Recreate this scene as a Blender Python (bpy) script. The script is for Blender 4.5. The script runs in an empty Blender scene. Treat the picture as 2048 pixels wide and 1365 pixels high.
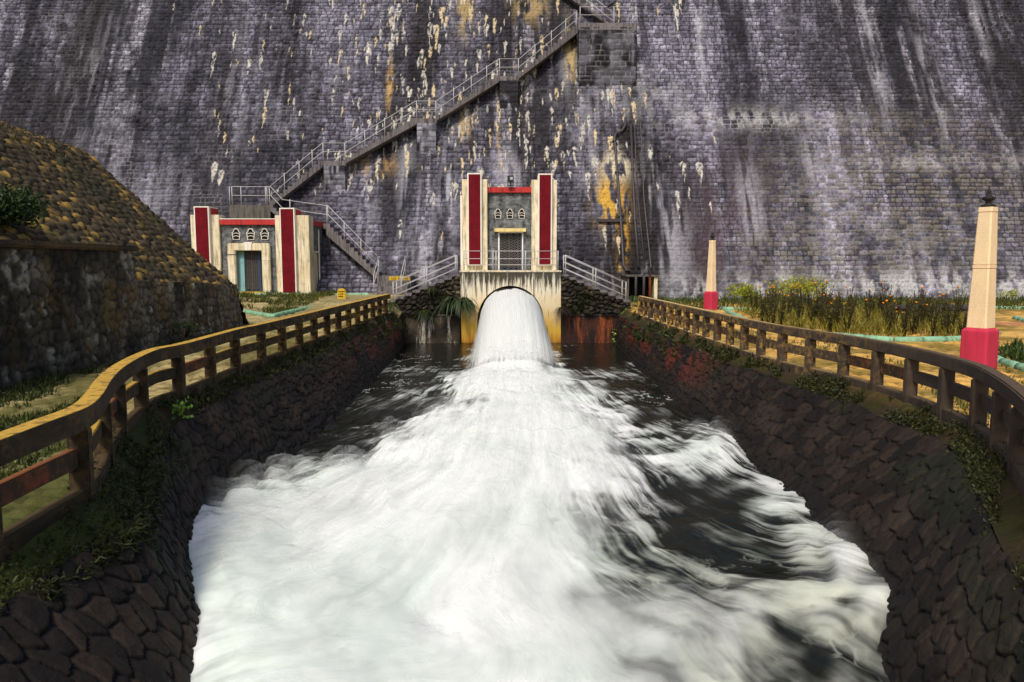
import bpy, bmesh, math, random
import numpy as np
from mathutils import Vector, Euler

random.seed(7)
RNG = np.random.default_rng(11)
SC = bpy.context.scene
COL = SC.collection
R = math.radians

# ------------------------------------------------------------------ camera
F_PX, CX, CY = 1500.0, 1024.0, 682.5          # focal length in pixels of a 2048 px wide picture
CAM_H, PITCH, YAW = 2.4, 5.9, 0.46
cam = bpy.data.cameras.new('camera')
cam.sensor_width = 36.0
cam.lens = 36.0 * F_PX / 2048.0
cam.clip_start, cam.clip_end = 0.1, 2000.0
camo = bpy.data.objects.new('camera', cam)
COL.objects.link(camo)
camo.location = (0, 0, CAM_H)
camo.rotation_euler = Euler((R(90 - PITCH), 0, R(-YAW)))
SC.camera = camo
_M = np.array(camo.rotation_euler.to_matrix())
EYE = np.array([0, 0, CAM_H])

DAM_Y, BAT = 49.0, 0.5                         # dam foot distance and batter (metres back per metre up)


def ray(px, py):
    return _M @ np.array([(px - CX) / F_PX, -(py - CY) / F_PX, -1.0])


def at_z(px, py, z):
    d = ray(px, py); t = (z - CAM_H) / d[2]
    return EYE + d * t


def at_y(px, py, y):
    d = ray(px, py); return EYE + d * (y / d[1])


def on_dam(px, py, off=0.0):                   # point on the plane lying off metres in front of the dam face
    d = ray(px, py)
    t = (DAM_Y - off + BAT * CAM_H) / (d[1] - BAT * d[2])
    return EYE + d * t


def ydam(z):
    return DAM_Y + BAT * z


# ------------------------------------------------------------------ noise
def _hash(i, j, seed):
    h = (i.astype(np.int64) * 374761393 + j.astype(np.int64) * 668265263 + seed * 974634777) & 0xffffffff
    h = ((h ^ (h >> 13)) * 1274126177) & 0xffffffff
    h = ((h ^ (h >> 15)) * 2246822519) & 0xffffffff
    return ((h ^ (h >> 16)) & 0xffffff) / float(0xffffff)


def vn(x, y, seed=0):
    x = np.asarray(x, float); y = np.asarray(y, float)
    xi = np.floor(x); yi = np.floor(y)
    fx = x - xi; fy = y - yi
    fx = fx * fx * (3 - 2 * fx); fy = fy * fy * (3 - 2 * fy)
    a = _hash(xi, yi, seed); b = _hash(xi + 1, yi, seed)
    c = _hash(xi, yi + 1, seed); d = _hash(xi + 1, yi + 1, seed)
    return (a + (b - a) * fx) * (1 - fy) + (c + (d - c) * fx) * fy


def fbm(x, y, o=4, seed=0, g=0.5):
    s = 0; a = 1; t = 0
    for k in range(o):
        s = s + a * vn(x * 2 ** k + 17.3 * k, y * 2 ** k - 9.1 * k, seed + k)
        t += a; a *= g
    return s / t


def sst(a, b, x):
    t = np.clip((x - a) / (b - a), 0, 1)
    return t * t * (3 - 2 * t)


def mixc(c, d, t):
    return c + (np.asarray(d) - c) * t[..., None]


def masonry(u, v, rowh, bw, seed, jit=0.04, joint=0.035, jv=None):
    """roughly coursed stones: profile (0 joint .. 1 face), two random numbers per stone"""
    jv = jit if jv is None else jv
    uu = u + (fbm(u * 2.1, v * 2.1, 3, seed) - .5) * 2 * jit
    vv = v + (fbm(u * 1.3 + 40, v * 1.7, 3, seed + 5) - .5) * 2 * jv
    rg = np.random.default_rng(seed)
    lo, hi = float(vv.min()) - 1, float(vv.max()) + 1
    nb = int((hi - lo) / rowh * 1.5) + 4
    bnd = lo + np.concatenate([[0], np.cumsum(rowh * rg.uniform(.75, 1.25, nb))])
    ri = np.clip(np.searchsorted(bnd, vv.ravel()) - 1, 0, nb - 1)
    dv = np.minimum(vv.ravel() - bnd[ri], bnd[ri + 1] - vv.ravel())
    ul, uh = float(uu.min()) - 2, float(uu.max()) + 2
    du = np.empty_like(dv); bid = np.zeros(dv.shape, np.int64)
    uf = uu.ravel()
    order = np.argsort(ri, kind='stable'); rs = ri[order]
    starts = np.searchsorted(rs, np.arange(nb + 1))
    for r in range(nb):
        sel = order[starts[r]:starts[r + 1]]
        if len(sel) == 0:
            continue
        k = int((uh - ul) / bw * 1.8) + 4
        cb = ul + np.concatenate([[0], np.cumsum(bw * rg.uniform(.6, 1.5, k))]) - rg.uniform(0, bw)
        ci = np.clip(np.searchsorted(cb, uf[sel]) - 1, 0, k - 1)
        du[sel] = np.minimum(uf[sel] - cb[ci], cb[ci + 1] - uf[sel])
        bid[sel] = r * 4096 + ci
    sh = u.shape
    du = du.reshape(sh); dv = dv.reshape(sh); bid = bid.reshape(sh)
    # rounded corners
    k = joint * 1.35
    d = np.where((du < k) & (dv < k), k - np.sqrt(np.maximum(k - du, 0) ** 2 + np.maximum(k - dv, 0) ** 2), np.minimum(du, dv))
    prof = sst(0.0, joint, d)
    dome = np.clip(d / (joint * 3.5), 0, 1) ** .6
    r1 = _hash(bid, bid * 0 + 3, seed); r2 = _hash(bid, bid * 0 + 11, seed + 2)
    return prof, dome, r1, r2


def rubble(u, v, w, hgt, seed, jit=.40, joint=.10, warp=.03, p=3.0):
    """irregular fitted stones: same returns as masonry()"""
    uu = (u + (fbm(u * 3, v * 3, 3, seed) - .5) * 2 * warp) / w
    vv = (v + (fbm(u * 3 + 40, v * 3, 3, seed + 5) - .5) * 2 * warp) / hgt
    vv = vv + .25 * (fbm(u * .5, v * .5, 2, seed + 6) - .5)
    r0 = np.floor(vv)
    f1 = np.full(u.shape, 9.0); f2 = np.full(u.shape, 9.0); bid = np.zeros(u.shape)
    for dr in (-1, 0, 1):
        row = r0 + dr
        off = .5 * np.mod(row, 2) + .4 * _hash(row, row * 0 + 5, seed)
        c0 = np.floor(uu - off)
        for dc in (-1, 0, 1):
            col = c0 + dc
            jx = _hash(col, row, seed + 1) - .5; jy = _hash(col, row, seed + 2) - .5
            sz = .75 + .5 * _hash(col, row, seed + 3)
            dx = np.abs(uu - (col + off + .5 + 2 * jit * jx)); dy = np.abs(vv - (row + .5 + 1.5 * jit * jy))
            d = (dx ** p + dy ** p) ** (1 / p) * (1.25 - .25 * sz * 1.0)
            new = d < f1
            f2 = np.where(new, f1, np.minimum(f2, d)); bid = np.where(new, col * 977 + row, bid); f1 = np.where(new, d, f1)
    e = (f2 - f1) * .5
    return sst(0, joint, e), np.clip(e / .34, 0, 1) ** .6, _hash(bid, bid * 0 + 3, seed), _hash(bid, bid * 0 + 11, seed + 2)


# ------------------------------------------------------------------ materials
def srgb(r, g, b):
    f = lambda c: (c / 255 / 12.92) if c / 255 <= 0.04045 else ((c / 255 + .055) / 1.055) ** 2.4
    return (f(r), f(g), f(b))


class Nodes:
    def __init__(s, name):
        s.m = bpy.data.materials.new(name); s.m.use_nodes = True
        s.t = s.m.node_tree; s.t.nodes.clear()
        s.out = s.t.nodes.new('ShaderNodeOutputMaterial')

    def n(s, typ, **kw):
        x = s.t.nodes.new(typ)
        for k, v in kw.items():
            if k.startswith('i_'):
                x.inputs[k[2:].replace('_', ' ')].default_value = v
            else:
                setattr(x, k, v)
        return x

    def l(s, a, b):
        s.t.links.new(a, b)

    def coords(s, scale=(1, 1, 1)):
        tc = s.n('ShaderNodeTexCoord'); mp = s.n('ShaderNodeMapping')
        mp.inputs['Scale'].default_value = scale
        s.l(tc.outputs['Object'], mp.inputs['Vector'])
        return mp.outputs['Vector']

    def noise(s, vec, scale, detail=4, rough=.55):
        x = s.n('ShaderNodeTexNoise'); x.inputs['Scale'].default_value = scale
        x.inputs['Detail'].default_value = detail; x.inputs['Roughness'].default_value = rough
        s.l(vec, x.inputs['Vector'])
        return x.outputs['Fac']

    def ramp(s, fac, a, b, ca=(0, 0, 0, 1), cb=(1, 1, 1, 1)):
        x = s.n('ShaderNodeValToRGB'); e = x.color_ramp.elements
        e[0].position = a; e[1].position = b; e[0].color = ca; e[1].color = cb
        s.l(fac, x.inputs['Fac'])
        return x.outputs['Color']

    def rng(s, fac, a, b):
        x = s.n('ShaderNodeMapRange'); x.inputs['From Min'].default_value = a; x.inputs['From Max'].default_value = b
        s.l(fac, x.inputs['Value'])
        return x.outputs[0]

    def mix(s, a, b, fac, blend='MIX'):
        x = s.n('ShaderNodeMix', data_type='RGBA', blend_type=blend)
        for sock, val in ((x.inputs[6], a), (x.inputs[7], b), (x.inputs[0], fac)):
            if hasattr(val, 'links') or hasattr(val, 'is_linked'):
                s.l(val, sock)
            elif isinstance(val, (int, float)):
                sock.default_value = val
            else:
                sock.default_value = (*val, 1)
        return x.outputs[2]

    def bsdf(s, color, rough=.8, spec=.3, bump=None, bstr=.3, bdist=.02, metal=0):
        p = s.n('ShaderNodeBsdfPrincipled')
        if hasattr(color, 'is_linked'):
            s.l(color, p.inputs['Base Color'])
        else:
            p.inputs['Base Color'].default_value = (*color, 1)
        if hasattr(rough, 'is_linked'):
            s.l(rough, p.inputs['Roughness'])
        else:
            p.inputs['Roughness'].default_value = rough
        p.inputs['Specular IOR Level'].default_value = spec
        p.inputs['Metallic'].default_value = metal
        if bump is not None:
            b = s.n('ShaderNodeBump'); b.inputs['Strength'].default_value = bstr; b.inputs['Distance'].default_value = bdist
            s.l(bump, b.inputs['Height']); s.l(b.outputs['Normal'], p.inputs['Normal'])
        s.l(p.outputs['BSDF'], s.out.inputs['Surface'])
        return p


def vmat(name, rough=.85, spec=.25, scale=14, lo=.72, hi=1.28, bstr=.5, bdist=.03):
    """surface whose own colour comes from the mesh, with fine grain"""
    N = Nodes(name)
    a = N.n('ShaderNodeVertexColor'); a.layer_name = 'Col'
    c = N.coords()
    f = N.noise(c, scale, 6, .65)
    k = N.ramp(f, .25, .75, (lo, lo, lo, 1), (hi, hi, hi, 1))
    N.bsdf(N.mix(a.outputs['Color'], k, 1.0, 'MULTIPLY'), rough, spec, f, bstr, bdist)
    return N.m


def paint(name, col, dirt=(.12, .09, .05), amount=.5, streak=1.0, rough=.75, spec=.3, grain=40, bstr=.25, yellow=None, yamt=.5):
    """weathered painted plaster: streaks run down it, patches of dirt"""
    N = Nodes(name)
    c1 = N.coords((5.0, 5.0, .45)); c2 = N.coords()
    st = N.ramp(N.noise(c1, 1.6, 5, .6), .48, .68)
    pt = N.ramp(N.noise(c2, 2.6, 6, .65), .48, .78)
    fi = N.noise(c2, grain, 4, .6)
    base = N.mix(col, tuple(min(1, x * 1.18) for x in col), N.ramp(N.noise(c2, .9, 4), .3, .7))
    if yellow:
        base = N.mix(base, yellow, N.mix((0, 0, 0), (yamt,) * 3, N.ramp(N.noise(N.coords((1.2, 1.2, .5)), .8, 5), .42, .68)))
    f1 = N.mix((0, 0, 0), (amount * streak,) * 3, st)
    base = N.mix(base, dirt, f1)
    base = N.mix(base, dirt, N.mix((0, 0, 0), (amount * .55,) * 3, pt))
    base = N.mix(base, N.ramp(fi, .3, .7, (.86, .86, .86, 1), (1.1, 1.1, 1.1, 1)), 1.0, 'MULTIPLY')
    N.bsdf(base, rough, spec, fi, bstr, .01)
    return N.m


def archmat():
    """cream render: ochre seepage in its lower half, black runs from its top edge"""
    N = Nodes('stained_arch')
    c = N.coords(); sv = N.n('ShaderNodeSeparateXYZ'); N.l(c, sv.inputs[0])
    def mr(a, b):
        m = N.n('ShaderNodeMapRange'); m.inputs['From Min'].default_value = a; m.inputs['From Max'].default_value = b
        N.l(sv.outputs['Z'], m.inputs['Value']); return m.outputs[0]
    def add(a, b, k=1.0):
        m = N.n('ShaderNodeMath', operation='MULTIPLY_ADD'); N.l(b, m.inputs[0]); m.inputs[1].default_value = k; N.l(a, m.inputs[2]); return m.outputs[0]
    st = N.noise(N.coords((4, 4, .35)), 1.7, 6, .65); big = N.noise(N.coords((1, 1, .6)), 1.1, 5, .6); fi = N.noise(c, 30, 5, .6)
    base = N.mix((.74, .66, .48), (.82, .76, .62), N.ramp(big, .35, .65))
    base = N.mix(base, (.66, .40, .06), N.rng(add(mr(4.3, .9), big, 1.1), .80, 1.45))
    base = N.mix(base, (.40, .14, .012), N.rng(add(mr(1.6, .1), st, 1.2), .95, 1.5))
    base = N.mix(base, (.030, .024, .016), N.mix((0, 0, 0), (.95, .95, .95), N.rng(add(mr(2.4, 4.2), st, 2.6), 1.72, 2.1)))
    base = N.mix(base, (.05, .035, .02), N.mix((0, 0, 0), (.7, .7, .7), N.ramp(st, .55, .66)))
    base = N.mix(base, (.02, .014, .008), N.rng(add(mr(.75, .2), st, .6), .75, 1.15))
    base = N.mix(base, N.ramp(fi, .3, .7, (.82, .82, .82, 1), (1.1, 1.1, 1.1, 1)), 1.0, 'MULTIPLY')
    N.bsdf(base, .8, .25, fi, .3, .01)
    return N.m


def runmat(name, base0, base1, run, amt, edges=(.60, .70)):
    """wet dark wall with bright mineral runs"""
    N = Nodes(name)
    c = N.coords(); st = N.noise(N.coords((2.0, 2.0, .30)), 1.5, 7, .7); big = N.noise(c, 1.0, 5, .6); fi = N.noise(c, 14, 6, .65)
    b = N.mix(base0, base1, N.ramp(big, .40, .68))
    b = N.mix(b, run, N.mix((0, 0, 0), (amt,) * 3, N.ramp(st, *edges)))
    b = N.mix(b, N.ramp(fi, .3, .7, (.6, .6, .6, 1), (1.3, 1.3, 1.3, 1)), 1.0, 'MULTIPLY')
    N.bsdf(b, .7, .3, fi, .6, .03)
    return N.m


def plain(name, col, rough=.6, spec=.3, var=.2, scale=12, metal=0):
    N = Nodes(name)
    f = N.noise(N.coords(), scale, 5, .6)
    k = N.ramp(f, .3, .7, (1 - var,) * 3 + (1,), (1 + var,) * 3 + (1,))
    N.bsdf(N.mix(col, k, 1.0, 'MULTIPLY'), rough, spec, f, .15, .01, metal)
    return N.m


def roughcast(name, col, scale=45):
    """coarse pebbledash panel"""
    N = Nodes(name)
    c = N.coords()
    v = N.n('ShaderNodeTexVoronoi'); v.inputs['Scale'].default_value = scale; N.l(c, v.inputs['Vector'])
    k = N.ramp(v.outputs['Distance'], .05, .65, (1.35, 1.35, 1.35, 1), (.35, .35, .35, 1))
    big = N.ramp(N.noise(c, 2.0, 4), .3, .7, (.75, .75, .75, 1), (1.15, 1.15, 1.15, 1))
    inv = N.n('ShaderNodeMath', operation='SUBTRACT'); inv.inputs[0].default_value = 1.0
    N.l(v.outputs['Distance'], inv.inputs[1])
    N.bsdf(N.mix(N.mix(col, k, 1.0, 'MULTIPLY'), big, 1.0, 'MULTIPLY'), .9, .15, inv.outputs[0], .8, .02)
    return N.m


def rockface(name, col, dark, scale=3.0):
    N = Nodes(name)
    c = N.coords((1, 1, 1.3))
    f = N.noise(c, scale, 8, .68)
    f2 = N.noise(N.coords((3, 3, .5)), 1.5, 5, .6)
    base = N.mix(dark, col, N.ramp(f, .36, .66))
    base = N.mix(base, tuple(x * 1.5 for x in col), N.mix((0, 0, 0), (.6, .6, .6), N.ramp(f2, .55, .75)))
    N.bsdf(base, .9, .2, f, 1.0, .12)
    return N.m


def leafmat(name):
    N = Nodes(name)
    a = N.n('ShaderNodeVertexColor'); a.layer_name = 'Col'
    p = N.n('ShaderNodeBsdfPrincipled'); N.l(a.outputs['Color'], p.inputs['Base Color'])
    p.inputs['Roughness'].default_value = .5; p.inputs['Specular IOR Level'].default_value = .3
    t = N.n('ShaderNodeBsdfTranslucent'); N.l(a.outputs['Color'], t.inputs['Color'])
    m = N.n('ShaderNodeMixShader'); m.inputs[0].default_value = .25
    N.l(p.outputs['BSDF'], m.inputs[1]); N.l(t.outputs['BSDF'], m.inputs[2]); N.l(m.outputs[0], N.out.inputs['Surface'])
    return N.m


def railmat(name, body, body2, lichen, top, y0=8, y1=26, near=.25, topn=0.0):
    """old concrete rail: dark sides, paint remnants, lichen; tops and far end also painted as lit"""
    N = Nodes(name)
    c = N.coords()
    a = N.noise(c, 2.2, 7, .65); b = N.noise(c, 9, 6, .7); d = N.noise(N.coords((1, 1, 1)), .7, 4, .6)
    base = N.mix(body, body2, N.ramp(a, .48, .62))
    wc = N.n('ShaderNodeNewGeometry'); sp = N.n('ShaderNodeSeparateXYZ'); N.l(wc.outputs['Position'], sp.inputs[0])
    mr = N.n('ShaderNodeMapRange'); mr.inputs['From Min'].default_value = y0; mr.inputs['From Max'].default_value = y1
    mr.inputs['To Min'].default_value = near; mr.inputs['To Max'].default_value = 1.0; N.l(sp.outputs['Y'], mr.inputs['Value'])  # near end darker, far end brighter: light put into the lichen amount
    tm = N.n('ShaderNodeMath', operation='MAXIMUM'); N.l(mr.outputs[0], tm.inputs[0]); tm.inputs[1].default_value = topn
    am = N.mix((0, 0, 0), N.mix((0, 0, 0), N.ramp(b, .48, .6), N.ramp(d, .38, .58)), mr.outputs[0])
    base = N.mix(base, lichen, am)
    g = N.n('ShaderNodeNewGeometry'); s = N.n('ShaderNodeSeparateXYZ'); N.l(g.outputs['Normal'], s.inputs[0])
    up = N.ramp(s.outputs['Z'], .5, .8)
    tcol = N.mix(N.mix(body2, top, tm.outputs[0]), body, N.ramp(b, .50, .70))  # upward faces ochre: lichen plus the lit look of the tops
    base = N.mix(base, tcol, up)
    N.bsdf(base, .9, .2, b, .6, .02)
    return N.m


M = dict(
    dam=vmat('dam_stone', .8, .3, 9, .55, 1.42, .9, .06),
    stone=vmat('wall_stone', .8, .3, 16, .65, 1.35, .7, .03),
    ground=vmat('ground_earth', .95, .1, 18, .7, 1.3, .6, .03),
    leaf=leafmat('leaf_green'),
    cream=paint('cream_paint', (.76, .67, .48), (.10, .08, .05), .72, 1.0, yellow=(.66, .43, .12), yamt=.35),
    arch=archmat(),
    trim=paint('white_trim', (.82, .76, .66), (.2, .16, .1), .25),
    red=roughcast('red_pebbledash', (.28, .012, .022)),
    redband=paint('red_band_paint', (.48, .035, .03), (.10, .012, .012), .6),
    rock=rockface('grey_rockface', (.24, .25, .25), (.045, .045, .048)),
    concrete=paint('grey_concrete', (.12, .105, .085), (.025, .022, .02), .8),
    cap=paint('mossy_cap', (.060, .048, .028), (.014, .012, .008), .8, grain=9, bstr=.9, yellow=(.20, .11, .03), yamt=.7),
    stair=paint('stair_concrete', (.17, .15, .15), (.025, .022, .024), .85, 1.2, grain=12, bstr=.6),
    rail=plain('pale_rail_paint', (.48, .46, .45), .45, .4, .15),
    dark=plain('painted_void_shade', (.012, .012, .014), .8, .1),  # near-black colour standing in for the shade inside openings
    grille=plain('grille_metal', (.16, .15, .13), .45, .5, .15),
    grilleblue=plain('grille_blue', (.03, .07, .16), .5, .4),
    teal=paint('teal_reveal', (.22, .42, .44), (.06, .12, .14), .4),
    hood=paint('hood_paint', (.78, .62, .26), (.3, .2, .08), .35),
    post=paint('buff_post', (.80, .60, .36), (.35, .22, .11), .18, .5, yellow=(.85, .66, .42), yamt=.5),
    pink=paint('crimson_plinth', (.52, .03, .07), (.25, .02, .03), .35),
    finial=plain('blackened_finial', (.018, .015, .012), .7, .3),
    kerb=paint('mint_kerb', (.24, .45, .28), (.06, .08, .05), .55, grain=25),
    sign=paint('yellow_sign', (.62, .38, .015), (.3, .2, .02), .35),
    ink=plain('black_lettering', (.02, .017, .012), .7, .1),
    pipe=plain('iron_pipe', (.050, .042, .048), .55, .4, .4),
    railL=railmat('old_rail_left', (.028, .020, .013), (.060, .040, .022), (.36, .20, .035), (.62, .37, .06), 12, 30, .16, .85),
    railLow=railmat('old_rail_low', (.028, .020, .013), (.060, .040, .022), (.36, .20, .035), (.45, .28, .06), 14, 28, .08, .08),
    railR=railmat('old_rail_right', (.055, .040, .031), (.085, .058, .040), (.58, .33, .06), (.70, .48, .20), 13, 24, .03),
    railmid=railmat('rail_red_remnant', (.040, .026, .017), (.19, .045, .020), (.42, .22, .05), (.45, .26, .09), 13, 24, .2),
    head=runmat('wet_headwall', (.010, .009, .007), (.075, .055, .032), (.55, .50, .42), .9, (.53, .63)),
    rust=runmat('rusty_headwall', (.008, .006, .005), (.050, .016, .008), (.34, .075, .015), .9, (.50, .66)),
    feather=plain('black_feather', (.010, .010, .013), .45, .4),
    beak=plain('dark_beak', (.03, .028, .025), .4, .4),
    lamp=plain('black_lamp', (.015, .015, .017), .4, .5),
    glass=plain('lamp_glass', (.40, .42, .44), .15, .8),
    flower=plain('orange_petal', (.85, .26, .01), .7, .2),
    cable=plain('black_cable', (.02, .02, .02), .6, .2),
)

# ------------------------------------------------------------------ object helpers
ORG = {}


def tag(o, label, cat, group=None, kind=None):
    if label: o['label'] = label
    if cat: o['category'] = cat
    if group: o['group'] = group
    if kind: o['kind'] = kind
    return o


def thing(name, loc, label, cat, group=None):
    o = bpy.data.objects.new(name, None); COL.objects.link(o)
    o.location = loc; o.empty_display_size = .2
    ORG[o] = np.array(loc, float)
    return tag(o, label, cat, group)


def _link(name, me, parent, origin):
    o = bpy.data.objects.new(name, me); COL.objects.link(o)
    if parent is not None:
        o.parent = parent; ORG[o] = ORG[parent]
    else:
        o.location = origin; ORG[o] = np.array(origin, float)
    return o


def org_of(parent, origin):
    if parent is not None: return ORG[parent]
    return np.array(origin, float)


def grid_faces(n, m, off=0):
    i = np.arange(n * m).reshape(n, m)
    return np.stack([i[:-1, :-1], i[1:, :-1], i[1:, 1:], i[:-1, 1:]], -1).reshape(-1, 4) + off


def quads_obj(name, V, Fq, mat, parent=None, origin=(0, 0, 0), col=None, smooth=True, extra=None):
    V = np.ascontiguousarray(V, np.float32).reshape(-1, 3) - org_of(parent, origin).astype(np.float32)
    me = bpy.data.meshes.new(name)
    nf = len(Fq)
    me.vertices.add(len(V)); me.vertices.foreach_set('co', np.ascontiguousarray(V, np.float32).ravel())
    me.loops.add(nf * 4); me.loops.foreach_set('vertex_index', np.ascontiguousarray(Fq, np.int32).ravel())
    me.polygons.add(nf); me.polygons.foreach_set('loop_start', np.arange(0, nf * 4, 4, dtype=np.int32))
    me.update(calc_edges=True)
    me.polygons.foreach_set('use_smooth', np.full(nf, smooth, bool))
    if col is not None:
        c = np.ones((len(V), 4), np.float32); c[:, :3] = np.clip(np.asarray(col).reshape(-1, 3), 0, 1)
        me.color_attributes.new('Col', 'FLOAT_COLOR', 'POINT').data.foreach_set('color', c.ravel())
    for k, v in (extra or {}).items():
        me.attributes.new(k, 'FLOAT', 'POINT').data.foreach_set('value', np.ascontiguousarray(v, np.float32).ravel())
    me.materials.append(mat)
    return _link(name, me, parent, origin)


def grids_obj(name, grids, mat, parent=None, origin=(0, 0, 0), smooth=True):
    Vs, Fs, Cs, off = [], [], [], 0
    for P, C in grids:
        n, m = P.shape[:2]
        Vs.append(P.reshape(-1, 3)); Cs.append(C.reshape(-1, 3)); Fs.append(grid_faces(n, m, off)); off += n * m
    return quads_obj(name, np.concatenate(Vs), np.concatenate(Fs), mat, parent, origin, np.concatenate(Cs), smooth)


class MB:
    def __init__(s): s.v = []; s.f = []

    def add(s, vs, fs):
        o = len(s.v); s.v += [tuple(map(float, p)) for p in vs]; s.f += [tuple(o + i for i in f) for f in fs]
        return s

    def box(s, x0, x1, y0, y1, z0, z1):
        vs = [(x, y, z) for z in (z0, z1) for y in (y0, y1) for x in (x0, x1)]
        return s.add(vs, [(0, 2, 3, 1), (4, 5, 7, 6), (0, 1, 5, 4), (2, 6, 7, 3), (0, 4, 6, 2), (1, 3, 7, 5)])

    def prism(s, poly, y0, y1):
        """poly of (x, z); y0 / y1 numbers or functions of x"""
        fa = y0 if callable(y0) else (lambda x: y0); fb = y1 if callable(y1) else (lambda x: y1)
        n = len(poly)
        vs = [(x, fa(x), z) for x, z in poly] + [(x, fb(x), z) for x, z in poly]
        fs = [tuple(range(n)), tuple(range(2 * n - 1, n - 1, -1))] + [(i, i + n, (i + 1) % n + n, (i + 1) % n) for i in range(n)]
        return s.add(vs, fs)

    def prismx(s, poly, x0, x1):
        """poly of (y, z)"""
        n = len(poly)
        vs = [(x0, y, z) for y, z in poly] + [(x1, y, z) for y, z in poly]
        fs = [tuple(range(n)), tuple(range(2 * n - 1, n - 1, -1))] + [(i, i + n, (i + 1) % n + n, (i + 1) % n) for i in range(n)]
        return s.add(vs, fs)

    def tube(s, pts, r, n=8):
        pts = [Vector(p) for p in pts]; k = len(pts); vs = []
        rr = r if isinstance(r, (list, tuple)) else [r] * k
        prev = None
        for i, p in enumerate(pts):
            t = (pts[min(i + 1, k - 1)] - pts[max(i - 1, 0)]).normalized()
            a = t.orthogonal().normalized() if prev is None else (prev - t * prev.dot(t)).normalized()
            prev = a; b = t.cross(a)
            vs += [tuple(p + (a * math.cos(2 * math.pi * j / n) + b * math.sin(2 * math.pi * j / n)) * rr[i]) for j in range(n)]
        fs = [(i * n + j, i * n + (j + 1) % n, (i + 1) * n + (j + 1) % n, (i + 1) * n + j) for i in range(k - 1) for j in range(n)]
        fs += [tuple(range(n - 1, -1, -1)), tuple(range((k - 1) * n, k * n))]
        return s.add(vs, fs)

    def lathe(s, cx, cy, prof, n=12):
        """prof: (r, z) from bottom to top"""
        vs = [(cx + r * math.cos(2 * math.pi * j / n), cy + r * math.sin(2 * math.pi * j / n), z) for r, z in prof for j in range(n)]
        k = len(prof)
        fs = [(i * n + j, i * n + (j + 1) % n, (i + 1) * n + (j + 1) % n, (i + 1) * n + j) for i in range(k - 1) for j in range(n)]
        fs += [tuple(range(n - 1, -1, -1)), tuple(range((k - 1) * n, k * n))]
        return s.add(vs, fs)

    def sweep(s, P, z0, z1, w, off=0.0):
        """rectangular beam along a plan path P (n,2), between heights z0, z1 (numbers or arrays)"""
        P = np.asarray(P, float); n = len(P)
        T = np.gradient(P, axis=0); T /= np.linalg.norm(T, axis=1)[:, None]
        Nn = np.stack([T[:, 1], -T[:, 0]], 1)
        a = P + Nn * (off - w / 2); b = P + Nn * (off + w / 2)
        z0 = np.broadcast_to(z0, (n,)); z1 = np.broadcast_to(z1, (n,))
        vs = []
        for i in range(n):
            vs += [(*a[i], z0[i]), (*b[i], z0[i]), (*b[i], z1[i]), (*a[i], z1[i])]
        fs = [(4 * i + j, 4 * i + (j + 1) % 4, 4 * i + 4 + (j + 1) % 4, 4 * i + 4 + j) for i in range(n - 1) for j in range(4)]
        fs += [(3, 2, 1, 0), tuple(4 * (n - 1) + j for j in range(4))]
        return s.add(vs, fs)

    def build(s, name, mat, parent=None, origin=None, bevel=0, smooth=False, seg=2):
        if origin is None and parent is None:
            a = np.array(s.v); origin = (float(a[:, 0].mean()), float(a[:, 1].mean()), float(a[:, 2].min()))
        og = org_of(parent, origin)
        me = bpy.data.meshes.new(name)
        me.from_pydata([tuple(np.array(p) - og) for p in s.v], [], s.f)
        bm = bmesh.new(); bm.from_mesh(me); bmesh.ops.recalc_face_normals(bm, faces=bm.faces)
        if bevel:
            bmesh.ops.bevel(bm, geom=[e for e in bm.edges if e.is_manifold and e.calc_face_angle(0) > .5], offset=bevel, segments=seg, affect='EDGES', clamp_overlap=True)
        bm.to_mesh(me); bm.free()
        if smooth:
            me.polygons.foreach_set('use_smooth', np.ones(len(me.polygons), bool))
        me.materials.append(mat)
        return _link(name, me, parent, origin)


def catmull(P, step):
    P = [np.array(p, float) for p in P]
    out = []
    Q = [2 * P[0] - P[1]] + P + [2 * P[-1] - P[-2]]
    for i in range(1, len(Q) - 2):
        a, b, c, d = Q[i - 1:i + 3]
        k = max(2, int(np.linalg.norm(c - b) / step))
        for j in range(k):
            t = j / k
            out.append(.5 * (2 * b + (c - a) * t + (2 * a - 5 * b + 4 * c - d) * t * t + (3 * b - a - 3 * c + d) * t ** 3))
    out.append(P[-1])
    return np.array(out)


def interp_path(tab):
    tab = np.array(sorted(tab))
    return lambda y: np.interp(y, tab[:, 0], tab[:, 1])


def leaf_quads(C, D, U, L, W, col, bend=.25):
    """diamond leaves: base C, direction D, side U"""
    C = np.asarray(C); n = len(C)
    D = D / np.linalg.norm(D, axis=1)[:, None]
    S = np.cross(D, U); S /= np.linalg.norm(S, axis=1)[:, None] + 1e-9
    Nn = np.cross(S, D)
    L = np.broadcast_to(L, (n,))[:, None]; W = np.broadcast_to(W, (n,))[:, None]
    mid = C + D * L * .5 + Nn * L * bend * .4
    V = np.stack([C, mid + S * W * .5, C + D * L, mid - S * W * .5], 1)
    Fq = np.arange(n * 4).reshape(n, 4)
    Cc = np.repeat(np.asarray(col)[:, None, :], 4, 1)
    return V.reshape(-1, 3), Fq, Cc.reshape(-1, 3)


def rdir(n, rng, up=0.0, spread=1.0):
    d = rng.normal(size=(n, 3)) * spread; d[:, 2] += up
    return d / (np.linalg.norm(d, axis=1)[:, None] + 1e-9)


def leaf_cols(n, rng, a, b, dark=.5):
    t = rng.random(n)[:, None]; k = (dark + (1 - dark) * rng.random(n))[:, None]
    return (np.array(a) * (1 - t) + np.array(b) * t) * k


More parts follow.
